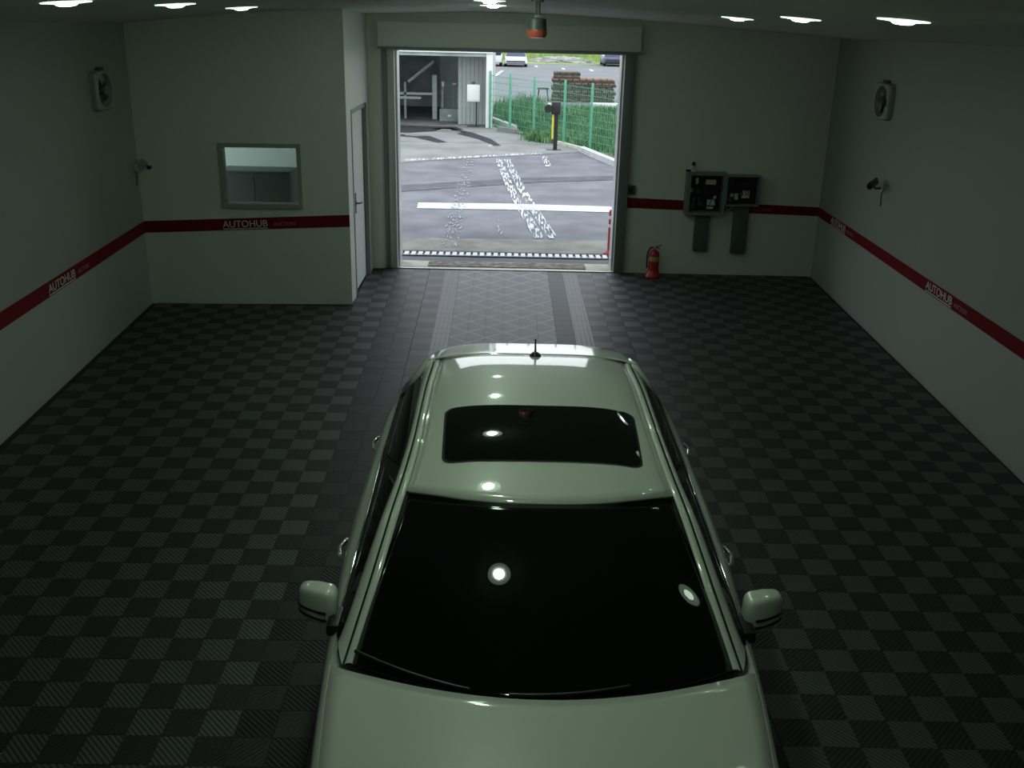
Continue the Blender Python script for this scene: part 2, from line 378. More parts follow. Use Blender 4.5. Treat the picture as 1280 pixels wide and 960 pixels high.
# window in the office wall
win = MB()
fwid = .035; nv = Vector((n_bump[0], n_bump[1], 0))
def wbox(mb, x0, x1, z0, z1, out, inn):
    a, b = on_bump(x0), on_bump(x1); a = Vector((*a, 0)) + nv * out; b = Vector((*b, 0)) + nv * out
    wall_quad(mb, (a.x, a.y), (b.x, b.y), z0, z1, z0, z1, out + inn, n_bump)
M_WINFRAME = mat('window_frame_paint', (0.36, 0.39, 0.32), 0.5)
wbox(win, WX0 - fwid, WX0 + .015, WZ0 - fwid, WZ1 + fwid, .02, .12); wbox(win, WX1 - .015, WX1 + fwid, WZ0 - fwid, WZ1 + fwid, .02, .12)
wbox(win, WX0 + .015, WX1 - .015, WZ1 - .015, WZ1 + fwid, .02, .12); wbox(win, WX0 + .015, WX1 - .015, WZ0 - fwid, WZ0 + .015, .03, .12)
window = struct(win.build('window_1', M_WINFRAME))
gm = bpy.data.materials.new('window_glass'); gm.use_nodes = True
gb = gm.node_tree.nodes['Principled BSDF']; gb.inputs['Base Color'].default_value = (.75, .85, .8, 1); gb.inputs['Roughness'].default_value = .02; gb.inputs['Transmission Weight'].default_value = 1.0; gb.inputs['IOR'].default_value = 1.45
pm = MB(); wbox(pm, WX0 + .015, WX1 - .015, WZ0 + .015, WZ1 - .015, -.05, .056); pm.build('pane', gm, window)
# office room behind the window
om = MB(); om.box(-4.6, -2.1, 13.9, 14.0, 0.031, 3.3)
M_OFF = mat('office_wall', (0.50, 0.58, 0.54), 0.7)
struct(om.build('wall_inner_office', M_OFF)); struct(MB().box(-4.6, -2.1, 12.4, 14.0, 0, .03).build('office_floor', M_OFF)); struct(MB().box(-4.6, -2.1, 12.4, 13.9, 3.2, 3.25).build('office_ceiling', M_OFF))
t = thing('office_fill_light', 'added unseen fill light brightening the office behind the window', 'lamp', (-3.2, 13.2, 3.199))  # weak glowing panel added out of view to brighten the window
MB().box(-.3, .3, -.15, .15, -.04, 0).build('glow_panel', mat('office_fill_glow', (.8, .8, .8), .5, emit=(.85, 1, .93), estr=0.28), t)
t = thing('office_cabinet', 'low dark cabinet dimly seen behind the office window pane', 'cabinet', (-3.2, 13.0, .03))
k = MB().box(-.45, .45, -.22, .22, .06, 1.5, .01).build('body', M_DGREY, t, 40)
MB().box(-.43, .43, -.20, .20, 0, .07).build('plinth', M_BLACK, t)
for s in (-1, 1):
    d = MB().box(min(s * .005, s * .44), max(s * .005, s * .44), -.24, -.222, .09, 1.46).build('door', M_DGREY, t)
    MB().box(s * .05 - .008, s * .05 + .008, -.262, -.24, .75, .9).build('handle', M_ALU, d)
# side face of the office with a door
n_side = norm2(SIDE_A, SIDE_B, True)
def on_side(y): return lerp2(SIDE_A, SIDE_B, (y - SIDE_A[1]) / (SIDE_B[1] - SIDE_A[1]))
def sbox(mb, y0, y1, z0, z1, out, inn):
    a, b = on_side(y0), on_side(y1); a = Vector((*a, 0)) + Vector((*n_side, 0)) * out; b = Vector((*b, 0)) + Vector((*n_side, 0)) * out
    wall_quad(mb, (a.x, a.y), (b.x, b.y), z0, z1, z0, z1, out + inn, n_side)
m = MB(); m.cur = 1; DY0, DY1, DZ = 12.55, 13.72, 2.32
sbox(m, SIDE_A[1] - .0, DY0, -.05, DZ, 0, .15); sbox(m, DY1, SIDE_B[1], -.05, DZ, 0, .15); sbox(m, SIDE_A[1], SIDE_B[1], DZ, HTOP, 0, .15)
struct(m.build('wall_office_side', [M_WALL_U, M_WALL_L]))
dm = MB(); sbox(dm, DY0, DY0 + .05, 0, DZ, .008, .14); sbox(dm, DY1 - .05, DY1, 0, DZ, .03, .14); sbox(dm, DY0 + .05, DY1 - .05, DZ - .05, DZ, .01, .14)
door2 = struct(dm.build('door_2', M_STEEL))
lm = MB(); sbox(lm, DY0 + .055, DY1 - .055, .01, DZ - .055, -.03, .08); leaf = lm.build('leaf', M_WALL_L, door2)
hm = MB(); cpt = on_side(12.95); hx = cpt[0]
hm.lathe([(.028, 0), (.028, .015)], (hx - .03, 12.9, 1.13), 'x', 14); hm.tube([(hx - .02, 12.9, 1.13), (hx + .03, 12.9, 1.13), (hx + .035, 12.92, 1.13), (hx + .035, 13.03, 1.12)], .011, 8)
hm.box(hx - .03, hx - .022, 12.87, 12.93, 1.0, 1.26)
hm.build('handle', M_DGREY, leaf, 40)
# far wall with the vehicle opening
DL, DR, DTOP, YF, WT = -1.56, 1.55, 2.975, 14.16, 0.42
m = MB(); m.cur = 0
m.box(-4.8, DL, YF, YF + WT, -.1, HTOP); m.box(DL, DR, YF, YF + WT, DTOP, HTOP)
m.box(DR, 4.75, YF, YF + WT, .9, HTOP)
m.cur = 1; m.box(DR, 4.75, YF, YF + WT, -.1, .9)
struct(m.build('wall_far', [M_WALL_U, M_WALL_L]))
q = MB(); wall_quad(q, (DR + .135, YF - .003), (WR_B[0], YF - .003), .925, 1.07, .862, .988, .003, (0, -1)); st_far = struct(q.build('trim_4', M_RED))
struct(MB().box(-4.2, 4.4, -1.5, -1.3, -.05, HTOP).build('wall_near', M_WALL_U))
# vehicle door frame
door1 = struct(MB().box(DL - .09, DL + .005, YF - .07, YF + .03, 0, DTOP + .02, .006).build('door_1', M_STEELL, None, 40))
MB().box(DR - .005, DR + .135, YF - .10, YF + .03, 0, DTOP + .02, .006).build('jamb', M_STEEL, door1, 40)
MB().box(DL - .16, DL - .09, YF - .05, YF, 0, DTOP + .02, .006).build('jamb', M_STEEL, door1, 40)
hd = MB().box(-1.76, 1.74, YF - .16, YF, DTOP + .02, 3.34, .012).build('header_box', M_WALL_U, door1, 40)
MB().box(-1.76, 1.74, YF - .175, YF - .158, DTOP + .02, DTOP + .05).build('lower_lip', M_STEEL, hd)
for s, x in ((0, DL), (1, DR)):
    a, b = (x + .001, x + .03) if s == 0 else (x - .03, x - .001)
    MB().box(a, b, YF + .05, YF + .36, 0, DTOP - .005).build('guide_rail', M_ALU, door1)
# ceiling: gently vaulted
CE = [(-4.9, 3.21), (-3.6, 3.355), (-2.65, 3.445), (-1.4, 3.515), (-.2, 3.56), (1.0, 3.525), (2.2, 3.45), (3.2, 3.37), (4.7, 3.23)]
def ceil_z(x, y):
    t = min(1, max(0, (y - 11.0) / 3.2)); return smooth_interp(x, CE) - .075 * t * t * (3 - 2 * t) * max(0, 1 - (x / 4.5) ** 2)
rows = [[(x, y, ceil_z(x, y)) for x in [(-4.9 + k * 9.6 / 40) for k in range(41)]] for y in [-1.4 + i * 15.56 / 32 for i in range(33)]]
m = MB().grid(rows); m.grid([[(x, y, z + .4) for x, y, z in r] for r in rows]); struct(m.build('ceiling', M_CEIL, None, 60))

# stripe lettering
def frame_matrix(origin, xdir, n):
    x = Vector(xdir).normalized(); nn = Vector(n).normalized(); z = Vector((0, 0, 1)); y = nn.cross(x)
    return Matrix(((x.x, y.x, nn.x, origin[0]), (x.y, y.y, nn.y, origin[1]), (x.z, y.z, nn.z, origin[2]), (0, 0, 0, 1)))
def stripe_text(parent, pt_fn, t0, tlen, zfn, xdir, n, w_auto, w_small, gap):
    """AUTOHUB with an underline, then AUCTION small"""
    o = pt_fn(0.0); n3 = Vector((n[0], n[1], 0)); xd = Vector((xdir[0], xdir[1], (zfn(1) - zfn(0)) if zfn else 0)).normalized()
    base = Vector((o[0], o[1], zfn(0))) + n3 * .0075
    a = text_mesh('lettering', 'AUTOHUB', .115, M_WHITE_PRINT, parent, frame_matrix(base + Vector((0, 0, .036)), xd, n3))
    w = max((v.co - base).dot(xd) for v in a.data.vertices)
    for v in a.data.vertices:
        d = (v.co - base).dot(xd); v.co += xd * (d * (w_auto / w - 1))
    b = text_mesh('lettering', 'AUCTION', .06, M_PALE_PRINT, parent, frame_matrix(base + xd * (w_auto + gap) + Vector((0, 0, .040)), xd, n3))
    bb = base + xd * (w_auto + gap); w = max((v.co - bb).dot(xd) for v in b.data.vertices)
    for v in b.data.vertices:
        d = (v.co - bb).dot(xd); v.co += xd * (d * (w_small / w - 1))
    u = MB(); p0 = base + Vector((0, 0, .012)); p1 = p0 + xd * w_auto; z = Vector((0, 0, .010)); k = n3 * -.001
    u.add([p0, p1, p1 + z, p0 + z, p0 + k, p1 + k, p1 + z + k, p0 + z + k], [(0, 1, 2, 3), (7, 6, 5, 4), (0, 4, 5, 1), (1, 5, 6, 2), (2, 6, 7, 3), (3, 7, 4, 0)])
    u.build('underline', M_WHITE_PRINT, parent)
def lz(y): return .91 + (.863 - .91) * (y + 1.3) / (12.06 + 1.3)
def rz_(y): return .935 + (.862 - .935) * (y + 1.3) / (14.16 + 1.3)
ld = Vector((WL_B[0] - WL_A[0], WL_B[1] - WL_A[1], 0)).normalized()
for y in (9.03, 4.2): stripe_text(st_left, lambda t, y=y: (left_wall_x(y), y), 0, 0, lambda t, y=y: lz(y + t), ld, n_left, .68, .30, .08)
rd = Vector((WR_A[0] - WR_B[0], WR_A[1] - WR_B[1], 0)).normalized()
for y in (13.48, 9.90): stripe_text(st_right, lambda t, y=y: (right_wall_x(y), y), 0, 0, lambda t, y=y: rz_(y - t), rd, n_right, .68, .30, .06)
bd = Vector((BUMP_B[0] - BUMP_A[0], BUMP_B[1] - BUMP_A[1], 0)).normalized()
stripe_text(st_bump, lambda t: on_bump(-3.455), 0, 0, lambda t: bz(-3.455 + t, .865, .962), bd, n_bump, .54, .26, .07)
fz = lambda x: .925 + (.862 - .925) * (x - DR) / (WR_B[0] - DR)
stripe_text(st_far, lambda t: (2.86, YF - .003), 0, 0, lambda t: fz(2.86 + t), Vector((1, 0, 0)), Vector((0, -1)), .55, .26, .06)

# ------------------------------------------------------------------ ceiling lamps
LAMPS = [(-.22, 2.35, 'centre row, added out of view to brighten the car bonnet'), (-.22, 4.3, 'centre row, straight above the car windscreen'), (-.2, 6.1, 'centre row, above the car sunroof'), (-.2, 8.1, 'centre row, behind the car towards the door'),  # first entry is an unseen extra light, added to brighten the bonnet
         (-.2, 10.05, 'centre row, larger of two left of the beacon rod'), (-.2, 12.05, 'centre row, smaller of two, next to door wall'),
         (2.4, 4.6, 'right row, level with the car windscreen'), (2.29, 6.2, 'right row, largest of the three seen at top right'), (2.18, 8.0, 'right row, middle of the three seen at top right'), (2.13, 10.0, 'right row, smallest of three, nearest the cabinets'),
         (-2.70, 6.5, 'left row, thin sliver at far upper left'), (-2.54, 8.1, 'left row, thickest bright oval at upper left'), (-2.57, 10.2, 'left row, nearest the office window')]
for x, y, lab in LAMPS:
    z = ceil_z(x, y); sl = (ceil_z(x + .1, y) - ceil_z(x - .1, y)) / .2
    t = thing('ceiling_lamp', 'white round ceiling downlight in the ' + lab, 'lamp', (x, y, z - .001), 0, 'ceiling downlights')
    t.rotation_euler = (0, -atan(sl), 0)
    MB().lathe([(.10, -.008), (.148, -.006), (.15, 0), (.098, 0), (.098, -.004)], n=32, caps=False).build('ring', M_LAMPRING, t, 40)
    MB().lathe([(.001, -.026), (.035, -.025), (.055, -.021), (.068, -.013), (.070, -.002)], n=28, caps=False).build('lens', M_LAMP if abs(x) < 1 else M_LAMPSIDE, t, 60)

# ------------------------------------------------------------------ hanging beacon
t = thing('hanging_beacon', 'red warning beacon hanging from the ceiling on a thin rod', 'beacon', (.215, 8.6, 3.272))
top = ceil_z(.215, 8.6) - 3.272
MB().tube([(-.012, 0, .12), (-.012, 0, top)], .008, 8).tube([(.012, 0, .16), (.012, 0, top)], .011, 8).build('rod', M_DGREY, t, 40)
MB().lathe([(.001, top - .02), (.05, top - .02), (.055, top)], n=20).build('ceiling_plate', M_STEEL, t, 40)
MB().lathe([(.05, .14), (.072, .135), (.078, .06), (.082, .05)], n=24).build('housing', M_DGREY, t, 40)
MB().lathe([(.08, .05), (.082, .02), (.072, -.008), (.03, -.014)], n=24).build('lens', M_AMBER, t, 50)
MB().box(-.025, .025, -.05, .03, .14, .165, .004).build('bracket', M_STEEL, t)

# ------------------------------------------------------------------ wall fans and wall cameras
def wall_basis(side):
    return (n_left if side < 0 else n_right)
def make_fan(side, y, z, label):
    n = wall_basis(side); x = left_wall_x(y) if side < 0 else right_wall_x(y)
    t = thing('wall_fan', label, 'fan', (x + n[0] * .002, y, z), math.atan2(n[1], n[0]), 'wall ventilation fans')   # local +x into the room
    w, h, r = .27, .20, .165
    fr = MB(); N = 40; a = []
    for k in range(N):
        th = 2 * pi * k / N; c, s_ = cos(th), sin(th); q = max(abs(c) / w, abs(s_) / h); e = 1 / ((abs(c) / w) ** 8 + (abs(s_) / h) ** 8) ** (1 / 8)
        a.append((c * e, s_ * e, c, s_))
    ry, rz = .215, .175
    rows = [[(0, p[0], p[1]) for p in a], [(.05, p[0], p[1]) for p in a], [(.065, p[0] * .95, p[1] * .95) for p in a], [(.065, p[2] * ry, p[3] * rz) for p in a], [(.01, p[2] * ry * .96, p[3] * rz * .96) for p in a], [(.008, 0.001 * p[2], .001 * p[3]) for p in a]]
    rows = [r_ + [r_[0]] for r_ in rows]
    b = MB(); b.grid(rows); b.build('housing', M_FAN, t, 35)
    MB().lathe([(.001, .055), (.04, .052), (.05, .03), (.05, .014)], axis='x', n=20).build('hub', M_DGREY, t, 40)
    for k in range(5):
        th = 2 * pi * k / 5 + .4; pts = []
        rowsb = []
        for rr in (.04, .09, .15):
            rowsb.append([(.02 + .02 * (j - 1), rr * cos(th + (j - 1) * .36) * 1.2, rr * sin(th + (j - 1) * .36)) for j in range(3)])
        solid(MB().grid(rowsb).build('blade', M_DGREY, t, 60), .004)
    MB().box(.0, .05, -.07, .07, h, h + .035, .006).build('cable_box', M_DGREY, t, 40)
make_fan(-1, 11.03, 2.60, 'square white ventilation fan with dark blades on the left wall')
make_fan(1, 11.95, 2.60, 'square white ventilation fan with dark opening on the right wall')
def make_wallcam(side, y, z, label):
    n = wall_basis(side); x = left_wall_x(y) if side < 0 else right_wall_x(y)
    t = thing('wall_camera', label, 'camera', (x + n[0] * .002, y, z), math.atan2(n[1], n[0]), 'bullet cameras on the side walls')
    f = 1 if side > 0 else -1      # along-wall direction away from the viewer, local y
    MB().lathe([(.045, 0), (.045, .018), (.03, .028)], axis='x', n=18).build('wall_plate', M_TRIM, t, 40)
    MB().tube([(.02, 0, 0), (.09, 0, .0), (.12, .03 * f, .03)], .014, 10).build('arm', M_DGREY if side > 0 else M_TRIM, t, 40)
    d = Vector((.55, .8 * f, -.12)).normalized(); o = Vector((.10, -.02 * f, .055))
    pts = [o - d * .04, o + d * .12, o + d * .17]
    MB().tube(pts, [.036, .036, .036], 14).build('body', M_TRIM if side < 0 else M_DGREY, t, 40)
    MB().tube([o + d * .165, o + d * .178], .03, 14).build('lens', M_BLACK, t, 40)
    MB().tube([o - d * .05 + Vector((0, 0, .036)), o + d * .2 + Vector((0, 0, .036))], .018, 8).build('sun_hood', M_TRIM if side < 0 else M_DGREY, t, 40)
    MB().tube([(.01, 0, -.02), (.012, .01 * f, -.1), (.006, .015 * f, -.2)], .006, 6).build('cable', M_DGREY, t)
make_wallcam(-1, 11.95, 1.655, 'small bullet camera on the left wall beside the office corner')
make_wallcam(1, 11.62, 1.655, 'small dark bullet camera on the right wall below the fan')

# ------------------------------------------------------------------ electrical cabinets on the far wall
def open_box(mb, w, h, d, t=.02):
    mb.box(-w / 2, w / 2, -.012, 0, -h / 2, h / 2); mb.box(-w / 2, -w / 2 + t, -d, -.012, -h / 2, h / 2); mb.box(w / 2 - t, w / 2, -d, -.012, -h / 2, h / 2)
    mb.box(-w / 2 + t, w / 2 - t, -d, -.012, h / 2 - t, h / 2); mb.box(-w / 2 + t, w / 2 - t, -d, -.012, -h / 2, -h / 2 + t); return mb
t = thing('control_cabinet', 'large open grey control cabinet full of dark wiring, left of the pair', 'cabinet', (2.77, YF, 1.165))
d = .15
open_box(MB(), .55, .59, d).build('body', M_BOX, t)
rim = MB(); w, h = .275, .295
rim.box(-w, -w + .055, -d - .012, -d, -h, h); rim.box(w - .045, w, -d - .012, -d, -h, h); rim.box(-w + .055, w - .045, -d - .012, -d, h - .04, h); rim.box(-w + .055, w - .045, -d - .012, -d, -h, -h + .04)
rim.build('front_frame', M_BOX, t)
MB().box(-.215, .225, -.03, -.013, -.25, .25).build('mounting_plate', M_BLACK, t)
for bx, bzz, bw, bh, mm in ((.075, .155, .14, .07, M_PAPER), (-.12, .165, .035, .08, M_TRIM), (-.185, .035, .05, .05, M_TRIM), (.10, -.13, .11, .075, M_WHITE), (.15, -.06, .035, .045, M_TRIM), (.09, -.205, .09, .03, M_WHITE), (-.09, .02, .07, .05, M_DGREY), (-.02, -.15, .05, .05, M_DGREY), (-.17, -.14, .08, .16, M_DGREY), (-.08, -.11, .05, .12, M_DGREY), (.02, .02, .12, .1, M_BLACK)):
    MB().box(bx - bw / 2, bx + bw / 2, -.075, -.031, bzz - bh / 2, bzz + bh / 2, .004).build('component', mm, t)
cb = MB()
for k in range(9):
    x0 = random.uniform(-.2, .2); cb.tube([(x0, -.05, -.24), (x0 + random.uniform(-.05, .05), -.085, -.1), (x0 + random.uniform(-.08, .08), -.08, .08), (x0 + random.uniform(-.05, .05), -.05, .23)], .006, 6)
stuff(cb.build('wiring', M_RUBBER, t, 60))
MB().box(-.102, .102, -.075, -.02, -.825, -.295, .006).build('cable_duct', M_DUCT, t, 40)
t = thing('small_control_cabinet', 'smaller open grey cabinet with dark inside, right of the pair', 'cabinet', (3.285, YF, 1.215))
d = .15
open_box(MB(), .475, .425, d).build('body', M_BOX, t)
MB().box(-.215, .215, -.03, -.013, -.19, .19).build('mounting_plate', M_BLACK, t)
for bx, bzz, bw, bh, mm in ((.055, -.055, .11, .10, M_WHITE), (-.135, -.07, .04, .045, M_TRIM), (-.07, -.09, .05, .08, M_TRIM), (-.16, -.13, .06, .06, M_DGREY), (.0, .09, .16, .07, M_BLACK)):
    MB().box(bx - bw / 2, bx + bw / 2, -.085, -.031, bzz - bh / 2, bzz + bh / 2, .004).build('component', mm, t)
cb = MB()
for k in range(6):
    x0 = random.uniform(-.17, .17); cb.tube([(x0, -.05, -.18), (x0 + .03, -.09, -.05), (x0 - .04, -.07, .15)], .006, 6)
stuff(cb.build('wiring', M_RUBBER, t, 60))
MB().box(-.08, .13, -.08, -.02, -.9, -.2125, .006).build('cable_duct', M_DUCT, t, 40)
t = thing('signal_lamp', 'small white signal lamp with dark cap on top of the large cabinet', 'lamp', (2.58, YF - .08, 1.461))
MB().box(-.035, .035, -.03, .03, 0, .035, .006).build('base', M_TRIM, t, 40)
MB().lathe([(.022, .035), (.024, .08), (.018, .1)], n=16).build('lens', M_TRIM, t, 40)
MB().lathe([(.027, .085), (.026, .12), (.01, .135)], n=16).build('cap', M_BLACK, t, 40)
MB().box(-.10, -.03, -.012, .012, .0, .028).build('mount_arm', M_BLACK, t)
t = thing('wall_switch', 'small grey switch box just above the red stripe beside the door', 'switch', (1.742, YF, 1.18))
MB().box(-.058, .058, -.04, 0, -.065, .065, .008).build('box', M_DGREY, t, 40)
MB().box(-.022, .022, -.05, -.041, -.03, .03, .004).build('rocker', M_BLACK, t)
# fire extinguisher
t = thing('fire_extinguisher', 'red fire extinguisher with yellow label on the floor by the far wall', 'fire extinguisher', (2.09, 13.88, .001))
MB().lathe([(.11, 0), (.115, .015), (.10, .05), (.078, .09), (.073, .10)], n=24).build('stand', M_FIRERED, t, 40)
MB().lathe([(.07, .04), (.074, .10), (.074, .33), (.06, .365), (.03, .385), (.022, .40)], n=24).build('cylinder', M_FIRERED, t, 45)
MB().lathe([(.0755, .235), (.0755, .30)], n=24, caps=False).build('label', M_YELLOW, t, 45)
MB().lathe([(.02, .395), (.022, .43), (.012, .44)], n=12).build('valve', M_ALU, t, 40)
MB().tube([(-.01, 0, .425), (.05, -.01, .44), (.09, -.01, .455)], .009, 8).tube([(0, 0, .42), (.05, -.01, .415), (.075, -.01, .40)], .008, 8).build('handle', M_FIRERED, t, 40)
MB().tube([(-.015, 0, .425), (-.06, -.01, .42), (-.095, -.02, .35), (-.10, -.02, .25), (-.092, -.02, .13)], .012, 8).build('hose', M_RUBBER, t, 50)
# threshold
struct(MB().box(DL, DR, YF - .06, YF + .42, -.2, .004).build('trim_5', M_SILL))
MB_ = MB()
for k in range(7): MB_.box(-1.13, 1.16, YF + .06 + k * .046, YF + .06 + k * .046 + .040, .004, .016 + .002 * (k % 2))
tag(MB_.build('door_mat', M_MAT), 'long dirty brown ribbed mat lying on the threshold', 'mat')
struct(MB().box(DL, DR, YF - .085, YF - .055, -.05, .012).build('trim_6', M_ALU))

# ------------------------------------------------------------------ outdoor ground
ZG = -.012
def ground(name, pts, z, m, depth=.05):
    b = MB(); n = len(pts)
    b.add([(x, y, z) for x, y in pts] + [(x, y, z - depth) for x, y in pts], [tuple(range(n)), tuple(range(2 * n - 1, n - 1, -1))] + [(k, n + k, n + (k + 1) % n, (k + 1) % n) for k in range(n)])
    return struct(b.build(name, m))
asph = ground('asphalt_ground', [(-14, 14.58), (14, 14.58), (14, 60), (-14, 60)], ZG, M_ASPHALT)
ground('apron_ground', [(-3, 15.32), (3.4, 15.32), (3.4, 16.38), (-3, 16.22)], ZG + .006, M_APRON, .01)
ground('slab_ground', [(-9, 24.2), (-2.68, 25.2), (-.73, 26.45), (2.2, 28.15), (1.35, 29.7), (.25, 32.4), (-.5, 34.2), (-9, 34.4)], ZG + .02, M_CONC, .03)
ground('lot_ground', [(-60, 41.5), (60, 41.5), (60, 87), (-60, 87)], ZG + .004, M_LOT, .01)
ground('grass_ground', [(-150, 86), (150, 86), (150, 500), (-150, 500)], ZG + .03, M_GRASS, .05)
# slab joints
for k, (a, b) in enumerate((((-9, 29.6), (1.35, 29.75)), ((-9, 32.6), (.2, 32.5)))):
    d = MB(); d.box(a[0], b[0], a[1] - .02, a[1] + .02, ZG + .0195, ZG + .023); struct(d.build('joint_line', M_ASPHALT2))
def ribbon(name, pts, w, z, m, label, cat, group=None):
    rows = []
    for i, p in enumerate(pts):
        a = Vector(pts[max(0, i - 1)]); b = Vector(pts[min(len(pts) - 1, i + 1)]); d = (b - a).normalized(); n = Vector((-d.y, d.x))
        ww = w[i] if isinstance(w, (list, tuple)) else w
        rows.append([(p[0] + n.x * ww * s, p[1] + n.y * ww * s, z) for s in (-.5, .5)])
    b = MB().grid(rows); b2 = [[(x, y, z - .003) for x, y, z in r] for r in rows]; b.grid(b2)
    return tag(b.build(name, m), label, cat, group)
ribbon('asphalt_patch', [(-3.2, 20.7), (-1.3, 21.8), (.5, 22.8), (2.6, 23.45), (5, 23.8)], [.75, .75, .7, .6, .5], ZG + .008, M_ASPHALT2, 'dark resurfaced asphalt band curving across the yard', 'patch')
ribbon('white_line', [(-1.72, 19.25), (0, 19.33), (2.15, 19.25)], [.62, .66, .62], ZG + .010, M_WHITE_LINE, 'wide white painted line across the asphalt before the door', 'line')
trk = [(-.12, 26.2), (.03, 24.0), (.2, 21.5), (.42, 19.0), (.68, 16.4)]
for dx, lab in ((-.13, 'left'), (.1, 'right')):
    ribbon('tyre_mark', [(x + dx, y) for x, y in trk], .17, ZG + .016, M_TRACK, 'crackled white tyre mark, %s band of the pair on the asphalt' % lab, 'tyre mark', 'white tyre marks on the asphalt')
ribbon('tyre_mark', [(-1.1, 29), (-1.0, 26), (-.95, 22), (-.93, 18), (-.9, 15.6)], .28, ZG + .015, M_DUST, 'faint pale dusty tyre mark on the left of the yard', 'tyre mark', 'dusty tyre marks')
ribbon('tyre_mark', [(-.2, 18), (-.12, 17), (-.1, 16.4)], .12, ZG + .014, M_DUST, 'short pale scuff on the asphalt in the middle of the doorway', 'tyre mark', 'dusty tyre marks')
ribbon('tyre_mark', [(-2.6, 25.6), (-1.6, 26.1), (-.73, 26.6), (.2, 27.2), (.9, 27.5)], .28, ZG + .024, M_TRACK, 'white crackled edge line where asphalt meets concrete', 'tyre mark')
ribbon('white_mark', [(.95, 27.0), (1.0, 25.0)], .16, ZG + .018, M_TRACK, 'short worn white mark below the intercom post', 'line')
ribbon('tyre_mark', [(-.75, 31.0), (-.45, 28.6)], .1, ZG + .024, M_TRACK, 'thin white scratch on the concrete slab', 'tyre mark')
for pts, w, lab in (([(-3.4, 31.2), (-2.6, 30.9), (-1.9, 29.5)], [.5, .6, .3], 'dark wet drip running from the shed, left one'), ([(-2.2, 33.5), (-1.4, 32.2), (-.7, 30.6), (-.3, 29)], [.7, .6, .4, .2], 'dark wet drip running from the shed, middle one'),
                    ([(-5.5, 33.2), (-3.2, 33.0), (-1.6, 33.6)], [1.6, 2.2, .8], 'broad dark wet patch in front of the open shed')):
    ribbon('wet_stain', pts, w, ZG + .026, M_STAIN, lab, 'stain', 'wet stains on the slab')
# drain grate
t = thing('drain_grate', 'long drain grate of white bars between dark slots outside the door', 'drain', (0, 15.08, ZG))
MB().box(-2.2, 2.3, -.13, .13, -.08, .004).build('trough', M_BLACK, t)
NB = 43
bar_me = None
for k in range(NB):
    x = -2.15 + k * 4.4 / (NB - 1)
    if bar_me is None:
        o = MB().box(-.033, .033, -.105, .105, .003, .02).build('grate_bar', M_WHITE, t); bar_me = o.data
    else:
        o = bpy.data.objects.new('grate_bar', bar_me); COL.objects.link(o); o.parent = t
    o.location = (x, 0, 0)
for s in (-1, 1): MB().box(-2.2, 2.3, s * .13 - .012, s * .13 + .012, -.02, .018).build('edge_rail', M_DGREY, t)
# red white delineator post
t = thing('delineator_post', 'thin red traffic post with white band at the right door jamb', 'post', (1.60, 15.36, ZG))
MB().lathe([(.09, 0), (.09, .02), (.045, .045), (.03, .06)], n=20).build('base', M_BOLLARD, t, 40)
MB().lathe([(.026, .05), (.026, .66), (.018, .69)], n=16).build('pole', M_BOLLARD, t, 40)
for z in (.42, .55): MB().lathe([(.0275, z), (.0275, z + .05)], n=16, caps=False).build('band', M_WHITE, t, 40)

# ------------------------------------------------------------------ shed across the yard
shed = thing('open_shed', 'open-fronted grey shed with white front post and roof edge across the yard', 'shed', (-.7, 34.0, ZG))
ZS = .02
MB().box(-.06, .15, -.06, .15, 0, 2.42).build('front_post', M_WHITE, shed)
MB().box(-8.5, .15, -.1, .1, 2.36, 2.43).build('roof_edge', M_WHITE, shed)
MB().box(-8.5, -.07, -.05, .1, 2.25, 2.36).build('fascia', M_SHEDD, shed)
MB().box(-8.6, .2, .1, 8.0, 2.43, 2.5).build('roof', M_SHED, shed)
MB().box(.05, .13, .15, 8, 0, 2.42).build('side_wall', M_SHED, shed)
MB().box(-8.6, -8.5, -.1, 8, 0, 2.42).build('side_wall', M_SHED, shed)
MB().box(-8.5, .05, 7.9, 8, 0, 2.42).build('back_wall', M_SHEDD, shed)
for k in range(7):
    x = -1.02 + k * .138
    MB().box(x, x + .128, 1.0 + .01 * (k % 2), 1.06, 0, 2.4).build('wall_panel', M_SHED, shed)
MB().box(-1.75, -1.03, 3.0, 3.1, 0, 2.4).build('inner_partition', M_SHEDD, shed)
struct(MB().box(-9.2, -.75, 33.9, 42.0, ZG - .02, ZG + .021).build('shed_ground', mat('dark_shed_slab', (.15, .155, .155), .8, noise=.4, nscale=1.5)))
t = thing('notice_board', 'white notice board on a dark stand in front of the shed wall', 'board', (-1.18, 34.3, ZG + .021))
MB().box(-.21, .21, -.03, .0, .80, 1.34, .008).build('panel', M_WHITE, t, 40)
MB().box(-.19, .19, -.036, -.031, .83, .86).build('lower_edge', M_PAPER, t)
MB().tube([(.1, .0, 0), (.1, 0, .82)], .022, 10).build('pole', M_BLACK, t, 40)
MB().box(-.2, .2, -.15, .12, 0, .015).build('foot', M_BLACK, t)
MB().lathe([(.05, 1.36), (.07, 1.40), (.03, 1.43)], n=12).build('top_lamp', M_DGREY, t)
t = thing('wash_machine', 'dim grey machine frame with sloping beam inside the shed', 'machine', (-3.2, 36.6, ZG + .021))
MB().tube([(-.35, 0, 1.25), (.55, 0, 1.95)], .05, 8).build('beam', M_SHED, t)
MB().box(-.9, .5, -.06, .06, .82, .9).build('rail', M_SHED, t)
MB().box(-.9, .1, -.1, -.02, .68, .76).build('rail', M_SHED, t)
MB().box(.5, .66, -.1, .1, 0, 1.5).build('column', M_SHED, t)
MB().box(-.5, -.42, -.06, .06, 0, 1.25).build('column', M_SHEDD, t)
